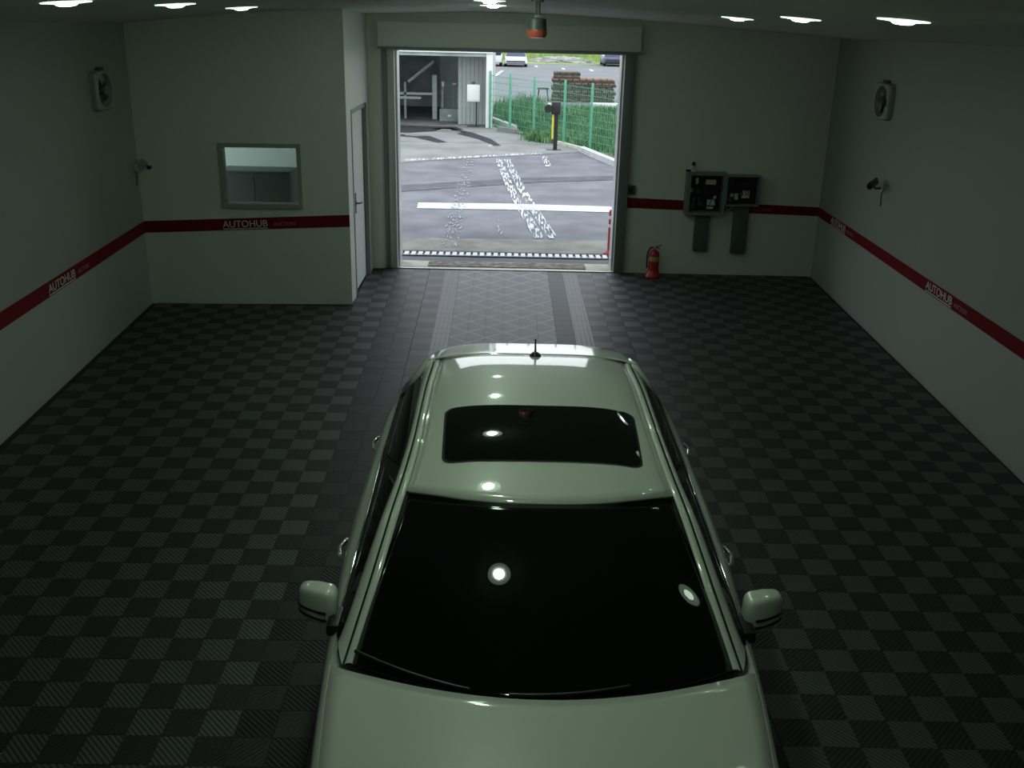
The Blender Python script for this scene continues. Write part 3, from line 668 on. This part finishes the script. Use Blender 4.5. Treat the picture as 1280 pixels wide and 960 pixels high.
MB().lathe([(.05, 0), (.06, .5), (.05, 1.0)], (.86, .0, 0), n=12).build('hose_reel_post', M_SHEDD, t)
t = thing('machine_cabinet', 'low dark cabinet with small white sign inside the shed', 'cabinet', (-2.0, 35.8, ZG + .021))
MB().box(-.4, .42, 0, .5, 0, .42, .01).build('body', M_SHEDD, t, 40)
MB().box(-.4, .42, -.012, 0, .02, .40).build('door', M_SHEDD, t)
MB().box(-.12, .0, -.02, -.013, .16, .23).build('sign', M_WHITE, t)
t = thing('wall_lantern', 'small pale lantern on the dark partition inside the shed', 'lamp', (-2.3, 36.2, ZG + .021))
MB().tube([(0, 0, 0), (0, 0, 1.15)], .02, 8).build('pole', M_SHEDD, t); MB().lathe([(.03, 1.13), (.06, 1.28), (.02, 1.32)], n=12).build('head', M_WHITE, t, 40)
t = thing('pale_sign', 'small pale sign on a pole inside the shed, right of the lantern', 'sign', (-1.93, 36.45, ZG + .021))
MB().tube([(0, 0, 0), (0, 0, 1.2)], .018, 8).build('pole', M_SHEDD, t); MB().box(-.07, .07, -.04, -.02, 1.19, 1.25).build('plate', M_WHITE, t)

# ------------------------------------------------------------------ fence
fd = Vector((2.264 - .037, 28.307 - 32.638)).normalized()
POSTS = [(-.62, 33.92)]
for s in (0.0, 1.58, 3.4, 4.87, 6.5, 8.1): POSTS.append((.037 + fd.x * s, 32.638 + fd.y * s))
fence = thing('mesh_fence', 'green welded mesh fence with round posts along the weedy bank', 'fence', (POSTS[1][0], POSTS[1][1], ZG))
fx, fy = POSTS[1]
for i, (x, y) in enumerate(POSTS):
    MB().lathe([(.034, 0), (.034, 1.80), (.02, 1.83)], (x - fx, y - fy, 0), n=12).build('post', M_FENCE, fence, 40)
for a, b in zip(POSTS, POSTS[1:]):
    pb = MB(); A = Vector((a[0] - fx, a[1] - fy, 0)); B = Vector((b[0] - fx, b[1] - fy, 0)); L = (B - A).length
    for k in range(9):
        z = .08 + k * .2; pb.tube([A + Vector((0, 0, z)), B + Vector((0, 0, z))], .006, 4)
    n = int(L / .1)
    for k in range(1, n):
        p = A + (B - A) * (k / n); pb.tube([p + Vector((0, 0, .06)), p + Vector((0, 0, 1.72))], .0035, 4)
    stuff(pb.build('mesh_panel', M_FENCE, fence))
# curbs
def curb(name, a, b, w, h, label, m=M_CURB):
    A = Vector((*a, 0)); B = Vector((*b, 0)); d = (B - A).normalized(); n = Vector((-d.y, d.x, 0)) * w / 2; z = Vector((0, 0, h))
    v = [A - n, B - n, B + n, A + n]; v += [p * 1 + z - (d * 0) for p in v]
    mb = MB().add(v, [(3, 2, 1, 0), (4, 5, 6, 7), (0, 1, 5, 4), (1, 2, 6, 5), (2, 3, 7, 6), (3, 0, 4, 7)])
    return tag(mb.build(name, m, None, None, (0, 0, ZG)), label, 'curb')
curb('curb', (-.62, 36.4), (.24, 33.4), .17, .16, 'white curb running beside the shed post to the first fence post')
curb('curb', (2.02, 28.3), (2.75, 25.3), .18, .14, 'white curb at the right edge of the yard by the door jamb')
curb('curb_block', (-.3, 33.0), (.28, 32.3), .16, .16, 'grey concrete block lying in front of the white curb', M_CONC)
curb('curb', (1.42, 29.95), (2.0, 28.6), .1, .10, 'thin beige edging behind the intercom post', M_SILL)
ground('dirt_ground', [(-.5, 34.6), (.25, 32.6), (1.35, 30.0), (2.2, 28.2), (3.1, 25.0), (5, 24.5), (3.6, 27.4), (.3, 33.6)], ZG + .03, M_DIRT, .04)
# intercom post
t = thing('intercom_post', 'black intercom post with yellow strip and camera head in the yard', 'post', (1.27, 28.42, ZG))
MB().box(-.2, .2, -.16, .16, 0, .03, .005).build('base_plate', M_BLACK, t, 40)
MB().box(-.02, .09, -.05, .05, .03, 1.0).build('pole', M_BLACK, t)
MB().box(-.075, -.021, -.045, .045, .32, 1.0).build('yellow_strip', M_YELLOWP, t)
MB().box(-.10, .15, -.10, .10, .98, 1.31, .015).build('head', M_BLACK, t, 40)
MB().lathe([(.11, -.12), (.11, -.0), (.08, .02)], (-.19, -.02, 1.13), 'y', 20).build('camera_drum', M_BLACK, t, 40)
MB().box(-.2, -.08, -.05, .05, 1.2, 1.27, .01).build('lamp', M_WHITE, t)

# ------------------------------------------------------------------ weeds
def weeds(name, spots, label):
    b = MB()
    for (x, y, z, h, r, k) in spots:
        for _ in range(k):
            a = random.uniform(0, 2 * pi); px, py = x + random.gauss(0, r), y + random.gauss(0, r); hh = h * random.uniform(.6, 1.1)
            w = random.uniform(.012, .028); lean = random.uniform(.05, .35) * hh; dx, dy = cos(a), sin(a); mx, my = -dy * w, dx * w
            b.add([(px - mx, py - my, z), (px + mx, py + my, z), (px + dx * lean * .5 + mx * .8, py + dy * lean * .5 + my * .8, z + hh * .6), (px + dx * lean, py + dy * lean, z + hh), (px + dx * lean * .5 - mx * .8, py + dy * lean * .5 - my * .8, z + hh * .6)], [(0, 1, 2, 3, 4)])
    o = b.build(name, M_WEED); o['kind'] = 'stuff'; o['label'] = label; o['category'] = 'weeds'
    return o
def fence_x(y): return .037 + (32.638 - y) * (2.264 - .037) / (32.638 - 28.307)
sp = []
for _ in range(5200):
    y = random.uniform(24.5, 41.2); x0 = fence_x(y) + random.uniform(.08, 1) ** 1.3 * 5.0 if y < 33.6 else -.5 + random.uniform(0, 6.5)
    if x0 < -.45 or (y > 32.0 and x0 < .24 + (33.4 - y) * .287 + .18): continue
    h = .32 if y > 27 else .24
    if x0 - fence_x(y) < .5: h *= .75
    sp.append((x0, y, ZG, h * random.uniform(.5, 1.2), .12, 9))
weeds('bank_weeds', sp, 'dense green weeds on the bank behind the mesh fence')
sp = [(random.uniform(-.3, 1.2), random.uniform(34.0, 39.5), ZG, random.uniform(.3, .9), .18, 26) for _ in range(170)]
sp = [q for q in sp if q[0] > .24 + (33.4 - q[1]) * .287 + .45]
weeds('tall_weeds', sp, 'taller weeds behind the fence beside the shed post')
ground('bank_ground', [(-.45, 34.4), (.1, 32.75), (1.35, 30.1), (2.33, 28.25), (3.2, 26.4), (4.6, 23.5), (12, 23.5), (12, 41.6), (-.45, 41.6)], ZG + .034, M_WEED, .05)
sp = [(random.uniform(.6, 1.15), random.uniform(29.6, 31.4), ZG, random.uniform(.15, .4), .1, 14) for _ in range(40)]
sp = [s for s in sp if s[0] > fence_x(s[1]) - .5 and s[0] < fence_x(s[1]) + .1]
if sp: weeds('fence_weeds', sp, 'low weeds at the foot of the fence left of the intercom post')

# ------------------------------------------------------------------ pallets, board, heap
def pallet_stack(name, cx, cy, w, d, z0, layers, lh, label, top=M_WOOD):
    t = thing(name, label, 'pallets', (cx, cy, z0))
    for k in range(layers):
        z = k * lh; jx, jy = random.uniform(-.08, .08), random.uniform(-.08, .08)
        if k == 0: jx = jy = 0
        o = MB()
        for s in (-1, 0, 1): o.box(jx - w / 2, jx + w / 2, jy + s * (d / 2 - .06) - .05, jy + s * (d / 2 - .06) + .05, z, z + lh * .62)
        p = o.build('pallet', M_WOODD, t)
        q = MB()
        for c in range(9): q.box(jx - w / 2 + c * w / 9, jx - w / 2 + (c + .86) * w / 9, jy - d / 2, jy + d / 2, z + lh * .62, z + lh * .98)
        q.build('deck_boards', M_RUST if (k == layers - 1 and top is M_RUST) else M_WOOD, p)
    return t
pallet_stack('pallet_stack', 3.28, 46.6, 2.75, 1.2, ZG, 6, .165, 'large weathered stack of wooden pallets beyond the fence', M_RUST)
pallet_stack('pallet_pile', 2.55, 46.6, 1.15, 1.0, ZG + .975, 2, .15, 'short pile of dark pallets on top of the larger stack')
t = thing('trestle', 'small dark trestle leaning at the left end of the pallet stack', 'trestle', (1.50, 46.2, ZG))
MB().box(-.25, .25, -.1, .1, .5, .58).build('top', M_WOODD, t)
for s in (-1, 1): MB().tube([(s * .18, 0, .5), (s * .24, 0, 0)], .03, 6).build('leg', M_WOODD, t)
tag(MB().box(-.65, .75, -.35, .35, 0, .09, .01).build('white_board', M_WHITE, None, 40, (4.15, 44.6, ZG)), 'white panel lying flat on the lot before the pallets', 'panel')
hb = bmesh.new(); bmesh.ops.create_icosphere(hb, subdivisions=4, radius=1)
for v in hb.verts:
    k = 1 + .18 * sin(v.co.x * 7 + 1) * cos(v.co.y * 9) + random.uniform(-.05, .05)
    v.co = Vector((v.co.x * 2.6 * k, v.co.y * 1.2 * k, max(-.05, v.co.z * .5 * k)))
tag(MB().bm(hb).build('gravel_heap', M_GRAVEL, None, None, (4.3, 89.5, ZG)), 'low pale gravel heap at the far edge of the lot', 'heap')
# lot markings
for x, y, lab in ((2.05, 81.5, 'leftmost'), (4.0, 78.5, 'middle'), (6.0, 77, 'rightmost')):
    b = MB().box(-.10, .12, -1.3, 1.3, 0, .006); tag(b.build('bay_line', M_WHITE_LINE, None, None, (x, y, ZG + .004)), 'short white bay line on the far lot, %s of three' % lab, 'line', 'bay lines on the far lot')
ribbon('bay_line', [(-1.3, 59.5), (-.5, 73.5)], .22, ZG + .010, M_WHITE_LINE, 'long white bay line beside the shed post', 'line')
# far grass tufts
b = MB()
for _ in range(1500):
    x, y = random.uniform(-6, 12), random.uniform(91, 112); w, h = random.uniform(.1, .3), random.uniform(.15, .5)
    b.add([(x - w, y, 0), (x + w, y, 0), (x + random.uniform(-.1, .1), y + .1, h)], [(0, 1, 2)])
o = b.build('field_grass', M_GRASS, None, None, (0, 0, ZG + .03)); o['kind'] = 'stuff'; o['label'] = 'rough yellow green grass field beyond the far lot'; o['category'] = 'grass'

# ------------------------------------------------------------------ far vehicles
M_FARGLASS = mat('far_car_glass', (.03, .04, .09), .1)
M_FARWHITE = mat('far_car_white', (0.640, 0.656, 0.672), .35)
M_FARDARK = mat('far_car_dark', (.02, .025, .05), .35)
def far_car(name, x, y, paint, label, w=.88, L=4.3, h=1.25, rz=0):
    t = thing(name, label, 'car', (x, y, ZG + .004), rz)
    def sect(yy, hw, z0, z1, k): return [(-hw, yy, z0), (-hw * 1.02, yy, (z0 + z1) / 2), (-hw * .93, yy, z1), (hw * .93, yy, z1), (hw * 1.02, yy, (z0 + z1) / 2), (hw, yy, z0), (-hw, yy, z0)]
    st = [(-L / 2, w * .85, .3, .55), (-L / 2 + .2, w * .97, .2, .66), (-L / 4, w, .2, .74), (0, w, .2, .76), (L / 4, w, .2, .78), (L / 2 - .2, w * .97, .2, .74), (L / 2, w * .85, .3, .6)]
    b = MB(); rows = [sect(a, c, d, e, 0) for a, c, d, e in st]; b.grid(rows)
    b.add(rows[0][:6], [tuple(range(6))]); b.add(rows[-1][:6], [tuple(range(6))]); b.build('body', paint, t, 30)
    c0, c1 = -L * .27, L * .33
    q = MB(); bot = [(-w * .9, c0, .74), (w * .9, c0, .74), (w * .9, c1, .76), (-w * .9, c1, .76)]; tp = [(-w * .66, c0 + .65, h - .04), (w * .66, c0 + .65, h - .04), (w * .66, c1 - .55, h - .04), (-w * .66, c1 - .55, h - .04)]
    q.add(bot + tp, [(0, 1, 5, 4), (1, 2, 6, 5), (2, 3, 7, 6), (3, 0, 4, 7)]); q.build('windows', M_FARGLASS, t)
    MB().box(-w * .68, w * .68, c0 + .6, c1 - .5, h - .05, h, .02).build('roof', paint, t, 40)
    for sx in (-1, 1):
        for yy in (-L * .3, L * .3):
            MB().lathe([(.18, -.1), (.3, -.1), (.31, 0), (.3, .1), (.18, .1)], (sx * (w - .1), yy, .31), 'x', 18).build('wheel', M_RUBBER, t, 40)
    MB().box(-w * .8, w * .8, -L / 2 - .02, -L / 2 + .1, .34, .44).build('bumper', M_FARDARK, t)
far_car('parked_car', .45, 81.5, M_FARWHITE, 'white parked car facing the yard on the far lot', h=1.15)
far_car('parked_car', 8.4, 86.0, M_FARDARK, 'dark blue parked car at the far lot, right door edge', h=1.2)
t = thing('parked_van', 'white box van with dark top half hidden by the shed post', 'van', (-1.45, 81.5, ZG + .004))
MB().box(-.85, .85, -2.0, 2.0, .3, .80, .05).build('body', M_FARWHITE, t, 40)
MB().box(-.78, .78, -1.9, 1.9, .80, 1.25, .06).build('cab_windows', M_FARGLASS, t, 40)
MB().box(-.8, .8, -1.9, 1.9, 1.25, 1.32, .02).build('roof', M_FARDARK, t, 40)
for sx in (-1, 1):
    for yy in (-1.25, 1.25): MB().lathe([(.18, -.1), (.3, -.1), (.31, 0), (.3, .1), (.18, .1)], (sx * .76, yy, .31), 'x', 18).build('wheel', M_RUBBER, t, 40)

# ------------------------------------------------------------------ the white car
CX, CY = 0.18, 4.4
car = thing('car', 'white hatchback with dark sunroof parked on the tiled floor', 'car', (CX, CY, 0.0))
def L(x, Y, z): return (x, Y - CY, z)
SH = [(2.05, .60), (2.15, .72), (2.4, .80), (2.87, .850), (3.3, .885), (3.72, .915), (4.4, .950), (5.0, .958), (5.9, .957), (6.4, .932), (6.65, .88), (6.8, .78)]
SHZ = [(2.05, .66), (2.4, .76), (2.87, .83), (3.4, .875), (4.4, .89), (6.0, .90), (6.8, .90)]
HOODX = [(2.05, .55), (2.15, .66), (2.4, .755), (2.87, .812), (3.23, .845), (3.4, .855), (3.55, .862)]
HOODZ = [(2.05, .66), (2.15, .74), (2.4, .82), (2.87, .905), (3.2, .94), (3.4, .955), (3.55, .965)]
BLX = [(3.4, .855), (3.55, .858), (4.18, .860), (4.68, .863), (5.41, .872), (6.04, .868), (6.3, .860), (6.65, .83), (6.8, .74)]
BLZ = [(3.4, .955), (3.55, .968), (4.18, .99), (5.4, 1.0), (6.04, 1.01), (6.3, 1.02), (6.8, 1.0)]
WHEELS = (2.98, 5.72); WR = .335; AR = .39
def arch(Y):
    for c in WHEELS:
        if abs(Y - c) < AR: return WR + sqrt(AR * AR - (Y - c) ** 2)
    return 0
ys = sorted(set([2.05, 2.1, 2.15, 2.25] + [2.35 + .08 * k for k in range(56)] + [6.7, 6.75, 6.8] + [c + AR * cos(a * pi / 16) for c in WHEELS for a in range(17)]))
rows = []
for Y in ys:
    sh, shz = smooth_interp(Y, SH), smooth_interp(Y, SHZ)
    zb = .22 if 2.3 < Y < 6.6 else .3; ar = arch(Y)
    if Y < 3.45:
        bx, bz_ = smooth_interp(Y, HOODX), smooth_interp(Y, HOODZ); drop = .03
    else:
        bx, bz_ = smooth_interp(Y, BLX), smooth_interp(Y, BLZ); drop = .06
    zo = max(zb + .06, ar)
    half = [(0, zb), (.6, zb), (.61, max(zb, ar)), (sh * .955, zo), (sh * .975, max(.42, zo + .015)), (sh * .985, max(.62, zo + .04)), (sh * .995, shz - .05), (sh, shz), (sh - .008, shz + .03), ((sh + bx) / 2, (shz + bz_) / 2 + .022), (bx, bz_), (bx - .012, bz_ - drop * .5), (bx - .05, bz_ - drop), (0, bz_ - drop)]
    if Y < 2.14: half = [(x, .5 + (z - .5) * .75) for x, z in half]
    rows.append([L(x, Y, z) for x, z in half] + [L(-x, Y, z) for x, z in reversed(half[1:-1])])
rows = [r + [r[0]] for r in rows]
b = MB().grid(rows); b.add(rows[0][:-1], [tuple(range(len(rows[0]) - 1))]); b.add(rows[-1][:-1], [tuple(range(len(rows[0]) - 1))])
b.build('body', M_PAINT, car, 32)
# hood
def hood_pt(u, v):
    yb = 3.125 + .245 * u * u; yf = 2.12 + .12 * u * u; Y = yb + (yf - yb) * v
    hx = smooth_interp(Y if abs(u) < .999 else Y, HOODX) - .004
    x = u * (smooth_interp(3.37 + (2.24 - 3.37) * v, HOODX) - .004)
    Ye = 3.37 + (2.24 - 3.37) * v
    z = smooth_interp(Ye, HOODZ) + .004 + .035 * (1 - u * u) * (1 - v) ** .5 * .6 + .02 * (1 - u ** 4)
    return L(x, Y, z)
rows = [[hood_pt(-1 + 2 * i / 28, v / 20) for i in range(29)] for v in range(21)]
solid(MB().grid(rows).build('hood', M_PAINT, car, 60), .012, -1)
# windscreen
def wt_(u): return Vector((u * .632, 4.045 + .18 * abs(u) ** 2.5, 1.352 - .055 * abs(u) ** 3))
def wb_(u): return Vector((u * .762, 3.135 + .235 * u * u, .957 + .012 * u * u))
def ws_pt(u, v, e=0.0):
    p = wb_(u).lerp(wt_(u), v); bow = .028 * sin(pi * v)
    p += Vector((0, -.38, .92)) * (bow + e); return L(*p)
rows = [[ws_pt(-1 + 2 * i / 36, v / 20) for i in range(37)] for v in range(21)]
solid(MB().grid(rows).build('windshield', M_GLASS, car, 60), .008, -1)
cow = MB().grid([[ws_pt(-1 + 2 * i / 36, v, -.012) for i in range(37)] for v in (-.035, .0, .03)]); solid(cow.build('cowl_panel', M_BLACK, car, 60), .006)
# roof
SL = [(3.9, 15), (4.05, 13), (4.2, 10.7), (4.65, 4.0), (5.15, 1.0), (5.3, 0), (5.45, -1.2), (5.75, -5.5), (6.0, -7.8), (6.2, -8.2), (6.45, -8.8)]
ZR = {}; zz = 1.465; NZ = 400
def roof_zc(Y):
    a, bq = (5.3, Y); s = 0; n = 40; h = (bq - a) / n
    for k in range(n): s += tan(radians(smooth_interp(a + (k + .5) * h, SL))) * h
    return 1.465 + s
S2 = [(6.0, .623, 1.362), (5.4, .632, 1.388), (4.8, .632, 1.385), (4.4, .650, 1.345), (4.13, .678, 1.292), (3.92, .705, 1.222), (3.72, .735, 1.14), (3.55, .766, 1.058), (3.37, .800, .968)]
WE = [(5.92, .690, 1.295), (5.4, .672, 1.332), (4.8, .668, 1.330), (4.4, .692, 1.288), (4.12, .728, 1.232), (3.95, .757, 1.165), (3.78, .790, 1.082), (3.65, .815, 1.020), (3.53, .842, .968)]
def crv(tab, t):
    """smooth point along a list of control points, t in 0..n-1"""
    n = len(tab); P_ = [tuple((i, p[k]) for i, p in enumerate(tab)) for k in range(3)]
    return tuple(smooth_interp(t, P_[k]) for k in range(3))   # Y, x, z
def s1x(Y): return interp(Y, sorted((p[0], p[1] - .044) for p in S2))
def s2z(Y): return interp(Y, sorted((p[0], p[2]) for p in S2))
s2tabx = sorted((p[0], p[1]) for p in S2); s2tabz = sorted((p[0], p[2]) for p in S2)
def roof_pt(u, v, e=0.0):
    yf = 4.045 + .18 * abs(u) ** 2.5; yr = 5.965 + .03 * u ** 2; Y = yf + (yr - yf) * v
    x = u * (smooth_interp(Y, s2tabx) - .044); ze = smooth_interp(Y, s2tabz) + .004; zc = roof_zc(Y)
    return x, Y, zc - (zc - ze) * abs(u) ** 4 + e
rows = [[L(*roof_pt(-1 + 2 * i / 32, v / 30)) for i in range(33)] for v in range(31)]
solid(MB().grid(rows).build('roof_panel', M_PAINT, car, 60), .02, -1)
# sunroof: dark glass with rounded corners lying in a thin gasket
def roof_at(x, Y, e):
    zc = roof_zc(Y); hx = smooth_interp(Y, s2tabx) - .044; ze = smooth_interp(Y, s2tabz) + .004
    return L(x, Y, zc - (zc - ze) * abs(x / hx) ** 4 + e)
def sun_patch(grow, e):
    rows = []; N, Mr = 24, 24; y0, y1 = 4.375 - grow, 4.972 + grow; r = .06
    for j in range(Mr + 1):
        Y = y0 + (y1 - y0) * (1 - cos(pi * j / Mr)) / 2; hw = .474 + (.494 - .474) * (Y - 4.375) / .6 + grow
        dd = min(Y - y0, y1 - Y); cut = r - sqrt(max(0, r * r - (r - dd) ** 2)) if dd < r else 0
        rows.append([roof_at((-1 + 2 * i / N) * (hw - cut) + .015, Y, e) for i in range(N + 1)])
    return MB().grid(rows)
sun_patch(.012, .0035).build('sunroof_gasket', M_RUBBER, car, 60)
sun_patch(0, .006).build('sunroof_glass', M_GLASS, car, 60)
# spoiler behind the roof gap
rows = []
for v in range(9):
    r = []
    for i in range(29):
        u = -1 + 2 * i / 28; Y = 5.975 + .03 * u * u + (.42 - .10 * abs(u) ** 3) * v / 8; hw = .665 - .03 * v / 8
        zc = roof_zc(Y) - .002; r.append(L(u * hw, Y, zc - .055 * abs(u) ** 4))
    rows.append(r)
last = rows[-1]
rows.append([(x, y + .012, z - .02) for x, y, z in last]); rows.append([(x, y - .06, z - .05) for x, y, z in last])
solid(MB().grid(rows).build('rear_spoiler', M_PAINT, car, 50), .006)
# tailgate
def tg(u, v): return L(u * (.60 + .20 * v), 6.26 + .42 * v - .05 * u * u, 1.30 - .30 * v)
solid(MB().grid([[tg(-1 + i / 8, v / 6) for i in range(17)] for v in range(7)]).build('tailgate', M_PAINT, car, 60), .02)
MB().grid([[Vector(tg((-1 + i / 8) * .88, .12 + .72 * v / 6)) + Vector((0, .012, .008)) for i in range(17)] for v in range(7)]).build('rear_window', M_GLASS, car, 60)
for s in (-1, 1):
    n1 = 40; T = [8.0 * k / n1 for k in range(n1 + 1)]
    # dark underlay seen in the two seams
    rows = []
    for t_ in T:
        Y, x, z = crv(S2, t_); Yw, xw, zw = crv(WE, t_)
        rows.append([L(s * (x - .06), Y, z - .012), L(s * x, Y, z - .010), L(s * (x + .6 * (xw - x)), Y + .6 * (Yw - Y), z + .6 * (zw - z) - .006)])
    MB().grid(rows).build('roof_seam', M_RUBBER, car, 60)
    rows = []
    for t_ in T:
        Y, x, z = crv(S2, t_); rows.append([L(s * (x - .0395), Y, z - .004), L(s * (x - .034), Y, z + .004), L(s * (x - .014), Y, z + .003), L(s * (x - .006), Y, z - .006)])
    MB().grid(rows).build('roof_molding', M_PAINT, car, 60)
    rows = []
    for t_ in T:
        Y, x, z = crv(S2, t_); Yw, xw, zw = crv(WE, t_)
        A = Vector((x + .003, Y, z - .006)); B = Vector((xw, Yw, zw)); o_ = Vector((.55, 0, .83))
        rows.append([L(s * p.x, p.y, p.z) for p in [A, A.lerp(B, .15) + o_ * .008, A.lerp(B, .5) + o_ * .012, A.lerp(B, .85) + o_ * .008, B, B + Vector((-.02, 0, -.02))]])
    MB().grid(rows).build('pillar', M_PAINT, car, 60)
    # side glass
    def glass_pt(t_, v, e=0):
        Y, x, z = crv(WE, t_); f = 1 - t_ / 8
        Yb = 3.53 + (6.28 - 3.53) * f; xb = smooth_interp(Yb, BLX) - .012; zb_ = smooth_interp(Yb, BLZ) + .004
        p = Vector((xb, Yb, zb_)).lerp(Vector((x - .008, Y, z - .006)), v); p += Vector((.85, 0, .5)) * (.018 * sin(pi * v) + e)
        return L(s * p.x, p.y, p.z)
    for a, c, nm in ((0.02, 2.75, 'rear_side_window'), (3.0, 7.9, 'front_side_window')):
        solid(MB().grid([[glass_pt(a + (c - a) * k / 24, v / 8) for v in range(9)] for k in range(25)]).build(nm, M_GLASS, car, 60), .004)
    MB().grid([[glass_pt(2.7 + .35 * k / 4, v / 8, .003) for v in range(9)] for k in range(5)]).build('door_pillar', M_BLACK, car, 60)
    # rear quarter (D pillar)
    tp = [(5.90, .672, 1.335), (6.05, .668, 1.355), (6.2, .660, 1.33), (6.33, .635, 1.295)]
    md_ = [(6.06, .79, 1.15), (6.2, .785, 1.17), (6.35, .775, 1.17), (6.50, .745, 1.15)]
    bt = [(6.26, .875, 1.02), (6.4, .868, 1.025), (6.55, .85, 1.02), (6.72, .79, 1.005)]
    rows = [[L(s * p[1], p[0], p[2]) for p in r_] for r_ in ([(5.97, .628, 1.362), (6.03, .632, 1.368), (6.2, .634, 1.335), (6.33, .62, 1.30)], tp, md_, bt)]
    solid(MB().grid(rows).build('rear_quarter', M_PAINT, car, 60), .01)
    # belt mouldings
    pts = [L(s * (smooth_interp(Y, BLX) + .003), Y, smooth_interp(Y, BLZ) + .010) for Y in [3.62 + k * (6.3 - 3.62) / 30 for k in range(31)]]
    MB().tube(pts, .007, 6).build('chrome_belt_strip', M_CHROME, car, 60)
    pts = [L(s * (smooth_interp(Y, BLX) - .018), Y, smooth_interp(Y, BLZ) + .012) for Y in [3.62 + k * (6.25 - 3.62) / 30 for k in range(31)]]
    MB().tube(pts, .013, 6).build('window_seal', M_RUBBER, car, 60)
    # door handles
    for Y in (5.78, 4.45):
        x = smooth_interp(Y, SH); pts = [L(s * (x - .01), Y - .11, .872), L(s * (x + .022), Y - .085, .876), L(s * (x + .036), Y, .88), L(s * (x + .022), Y + .085, .876), L(s * (x - .01), Y + .11, .872)]
        h = MB().tube(pts, [.010, .012, .013, .012, .010], 8).build('door_handle', M_CHROME, car, 60)
        MB().box(min(s * (x - .02), s * (x + .002)), max(s * (x - .02), s * (x + .002)), Y - CY - .08, Y - CY + .08, .855, .888).build('handle_recess', M_BLACK, h)
    # mirror
    base = MB().box(min(s * .85, s * .905), max(s * .85, s * .905), 3.585 - CY, 3.74 - CY, .945, 1.0, .012).build('mirror_base', M_BLACK, car, 40)
    mx, mY, mz = .958, 3.725, 1.025
    def mpt(th, ph, e=1.0):
        def sp_(w, p): return math.copysign(abs(w) ** p, w)
        cx_ = sp_(cos(ph), .40) * sp_(cos(th), .38); cy_ = sp_(cos(ph), .40) * sp_(sin(th), .6); cz_ = sp_(sin(ph), .45)
        x = .086 * cx_ * e; tap = 1 - .28 * max(0, x / .086); y = .058 * cy_ * e * tap + .30 * max(-.03, x); z = .082 * cz_ * e * (1 - .12 * max(0, x / .086)) + .06 * (x)
        y += -.018 * (cy_ < 0) * 0
        return L(s * (mx + x), mY + y, mz + z)
    rows = [[mpt(2 * pi * k / 32, -pi / 2 + pi * j / 16) for k in range(33)] for j in range(17)]
    mir = MB().grid(rows).build('mirror_housing', M_PAINT, car, 60)
    for ph in (-.02, -.32):
        pts = [mpt(-pi / 2 + a, ph, 1.005) for a in [-.15 + k * 1.55 / 12 for k in range(13)]]
        MB().tube(pts, .0065, 6).build('mirror_slot', M_BLACK, mir, 60)
    MB().grid([[mpt(pi / 2 + a, p_, 1.01) for a in (-.5, 0, .5)] for p_ in (-.5, 0, .5)]).build('mirror_glass', M_CHROME, mir, 60)
    # wheels
    for wy in WHEELS:
        w = MB().lathe([(.20, -.10), (.31, -.105), (WR, -.08), (WR, .08), (.31, .105), (.20, .10), (.20, -.10)], L(s * .80, wy, WR), 'x', 36, False).build('wheel', M_RUBBER, car, 40)
        rim_ = MB().lathe([(.205, s * .06), (.21, s * .095), (.19, s * .10), (.17, s * .07)], L(s * .80, wy, WR), 'x', 30, False)
        for k in range(10):
            a = 2 * pi * k / 10; c_ = L(s * .80, wy, WR); rim_.tube([(c_[0] + s * .085, c_[1] + .03 * cos(a), c_[2] + .03 * sin(a)), (c_[0] + s * .085, c_[1] + .195 * cos(a), c_[2] + .195 * sin(a))], .014, 6)
        rim_.lathe([(.05, s * .06), (.05, s * .10), (.02, s * .105)], L(s * .80, wy, WR), 'x', 16)
        rim_.build('rim', M_ALU, w, 40)
    # wipers
    pts = [ws_pt(-s * 0.0 + s * (.10 + .62 * k / 10) - .28, .035 + .018 * k / 10, .012) for k in range(11)]
    MB().tube(pts, .008, 6).build('wiper', M_BLACK, car, 60)
    # headlight
    MB().grid([[L(s * (.50 + .22 * i / 6), 2.10 + .20 * (i / 6) ** 2 - .012, .56 + .12 * j / 4) for j in range(5)] for i in range(7)]).build('headlight', M_CHROME, car, 60)
    # tail lamp
    MB().grid([[L(s * (.89 - .12 * i / 4), 6.66 + .12 * i / 4 + .01, .72 + .16 * j / 3) for j in range(4)] for i in range(5)]).build('tail_lamp', M_BOLLARD, car, 60)
# roof antenna
ax, aY = .015, 5.93
an = MB().lathe([(.038, 0), (.034, .012), (.02, .026), (.008, .032)], L(ax, aY, roof_zc(aY) - .004), 'z', 18).build('antenna_base', M_BLACK, car, 40)
az = roof_zc(aY) + .02
MB().tube([L(ax, aY, az), L(ax, aY + .05, az + .075)], [.007, .005], 8).build('antenna_mast', M_BLACK, an, 40)
# rear view mirror and dash glimpsed as dark shapes behind the glass are opaque here; grille and plates below the frame
MB().box(-.42, .42, 2.02 - CY, 2.06 - CY, .42, .58, .01).build('grille', M_BLACK, car, 40)
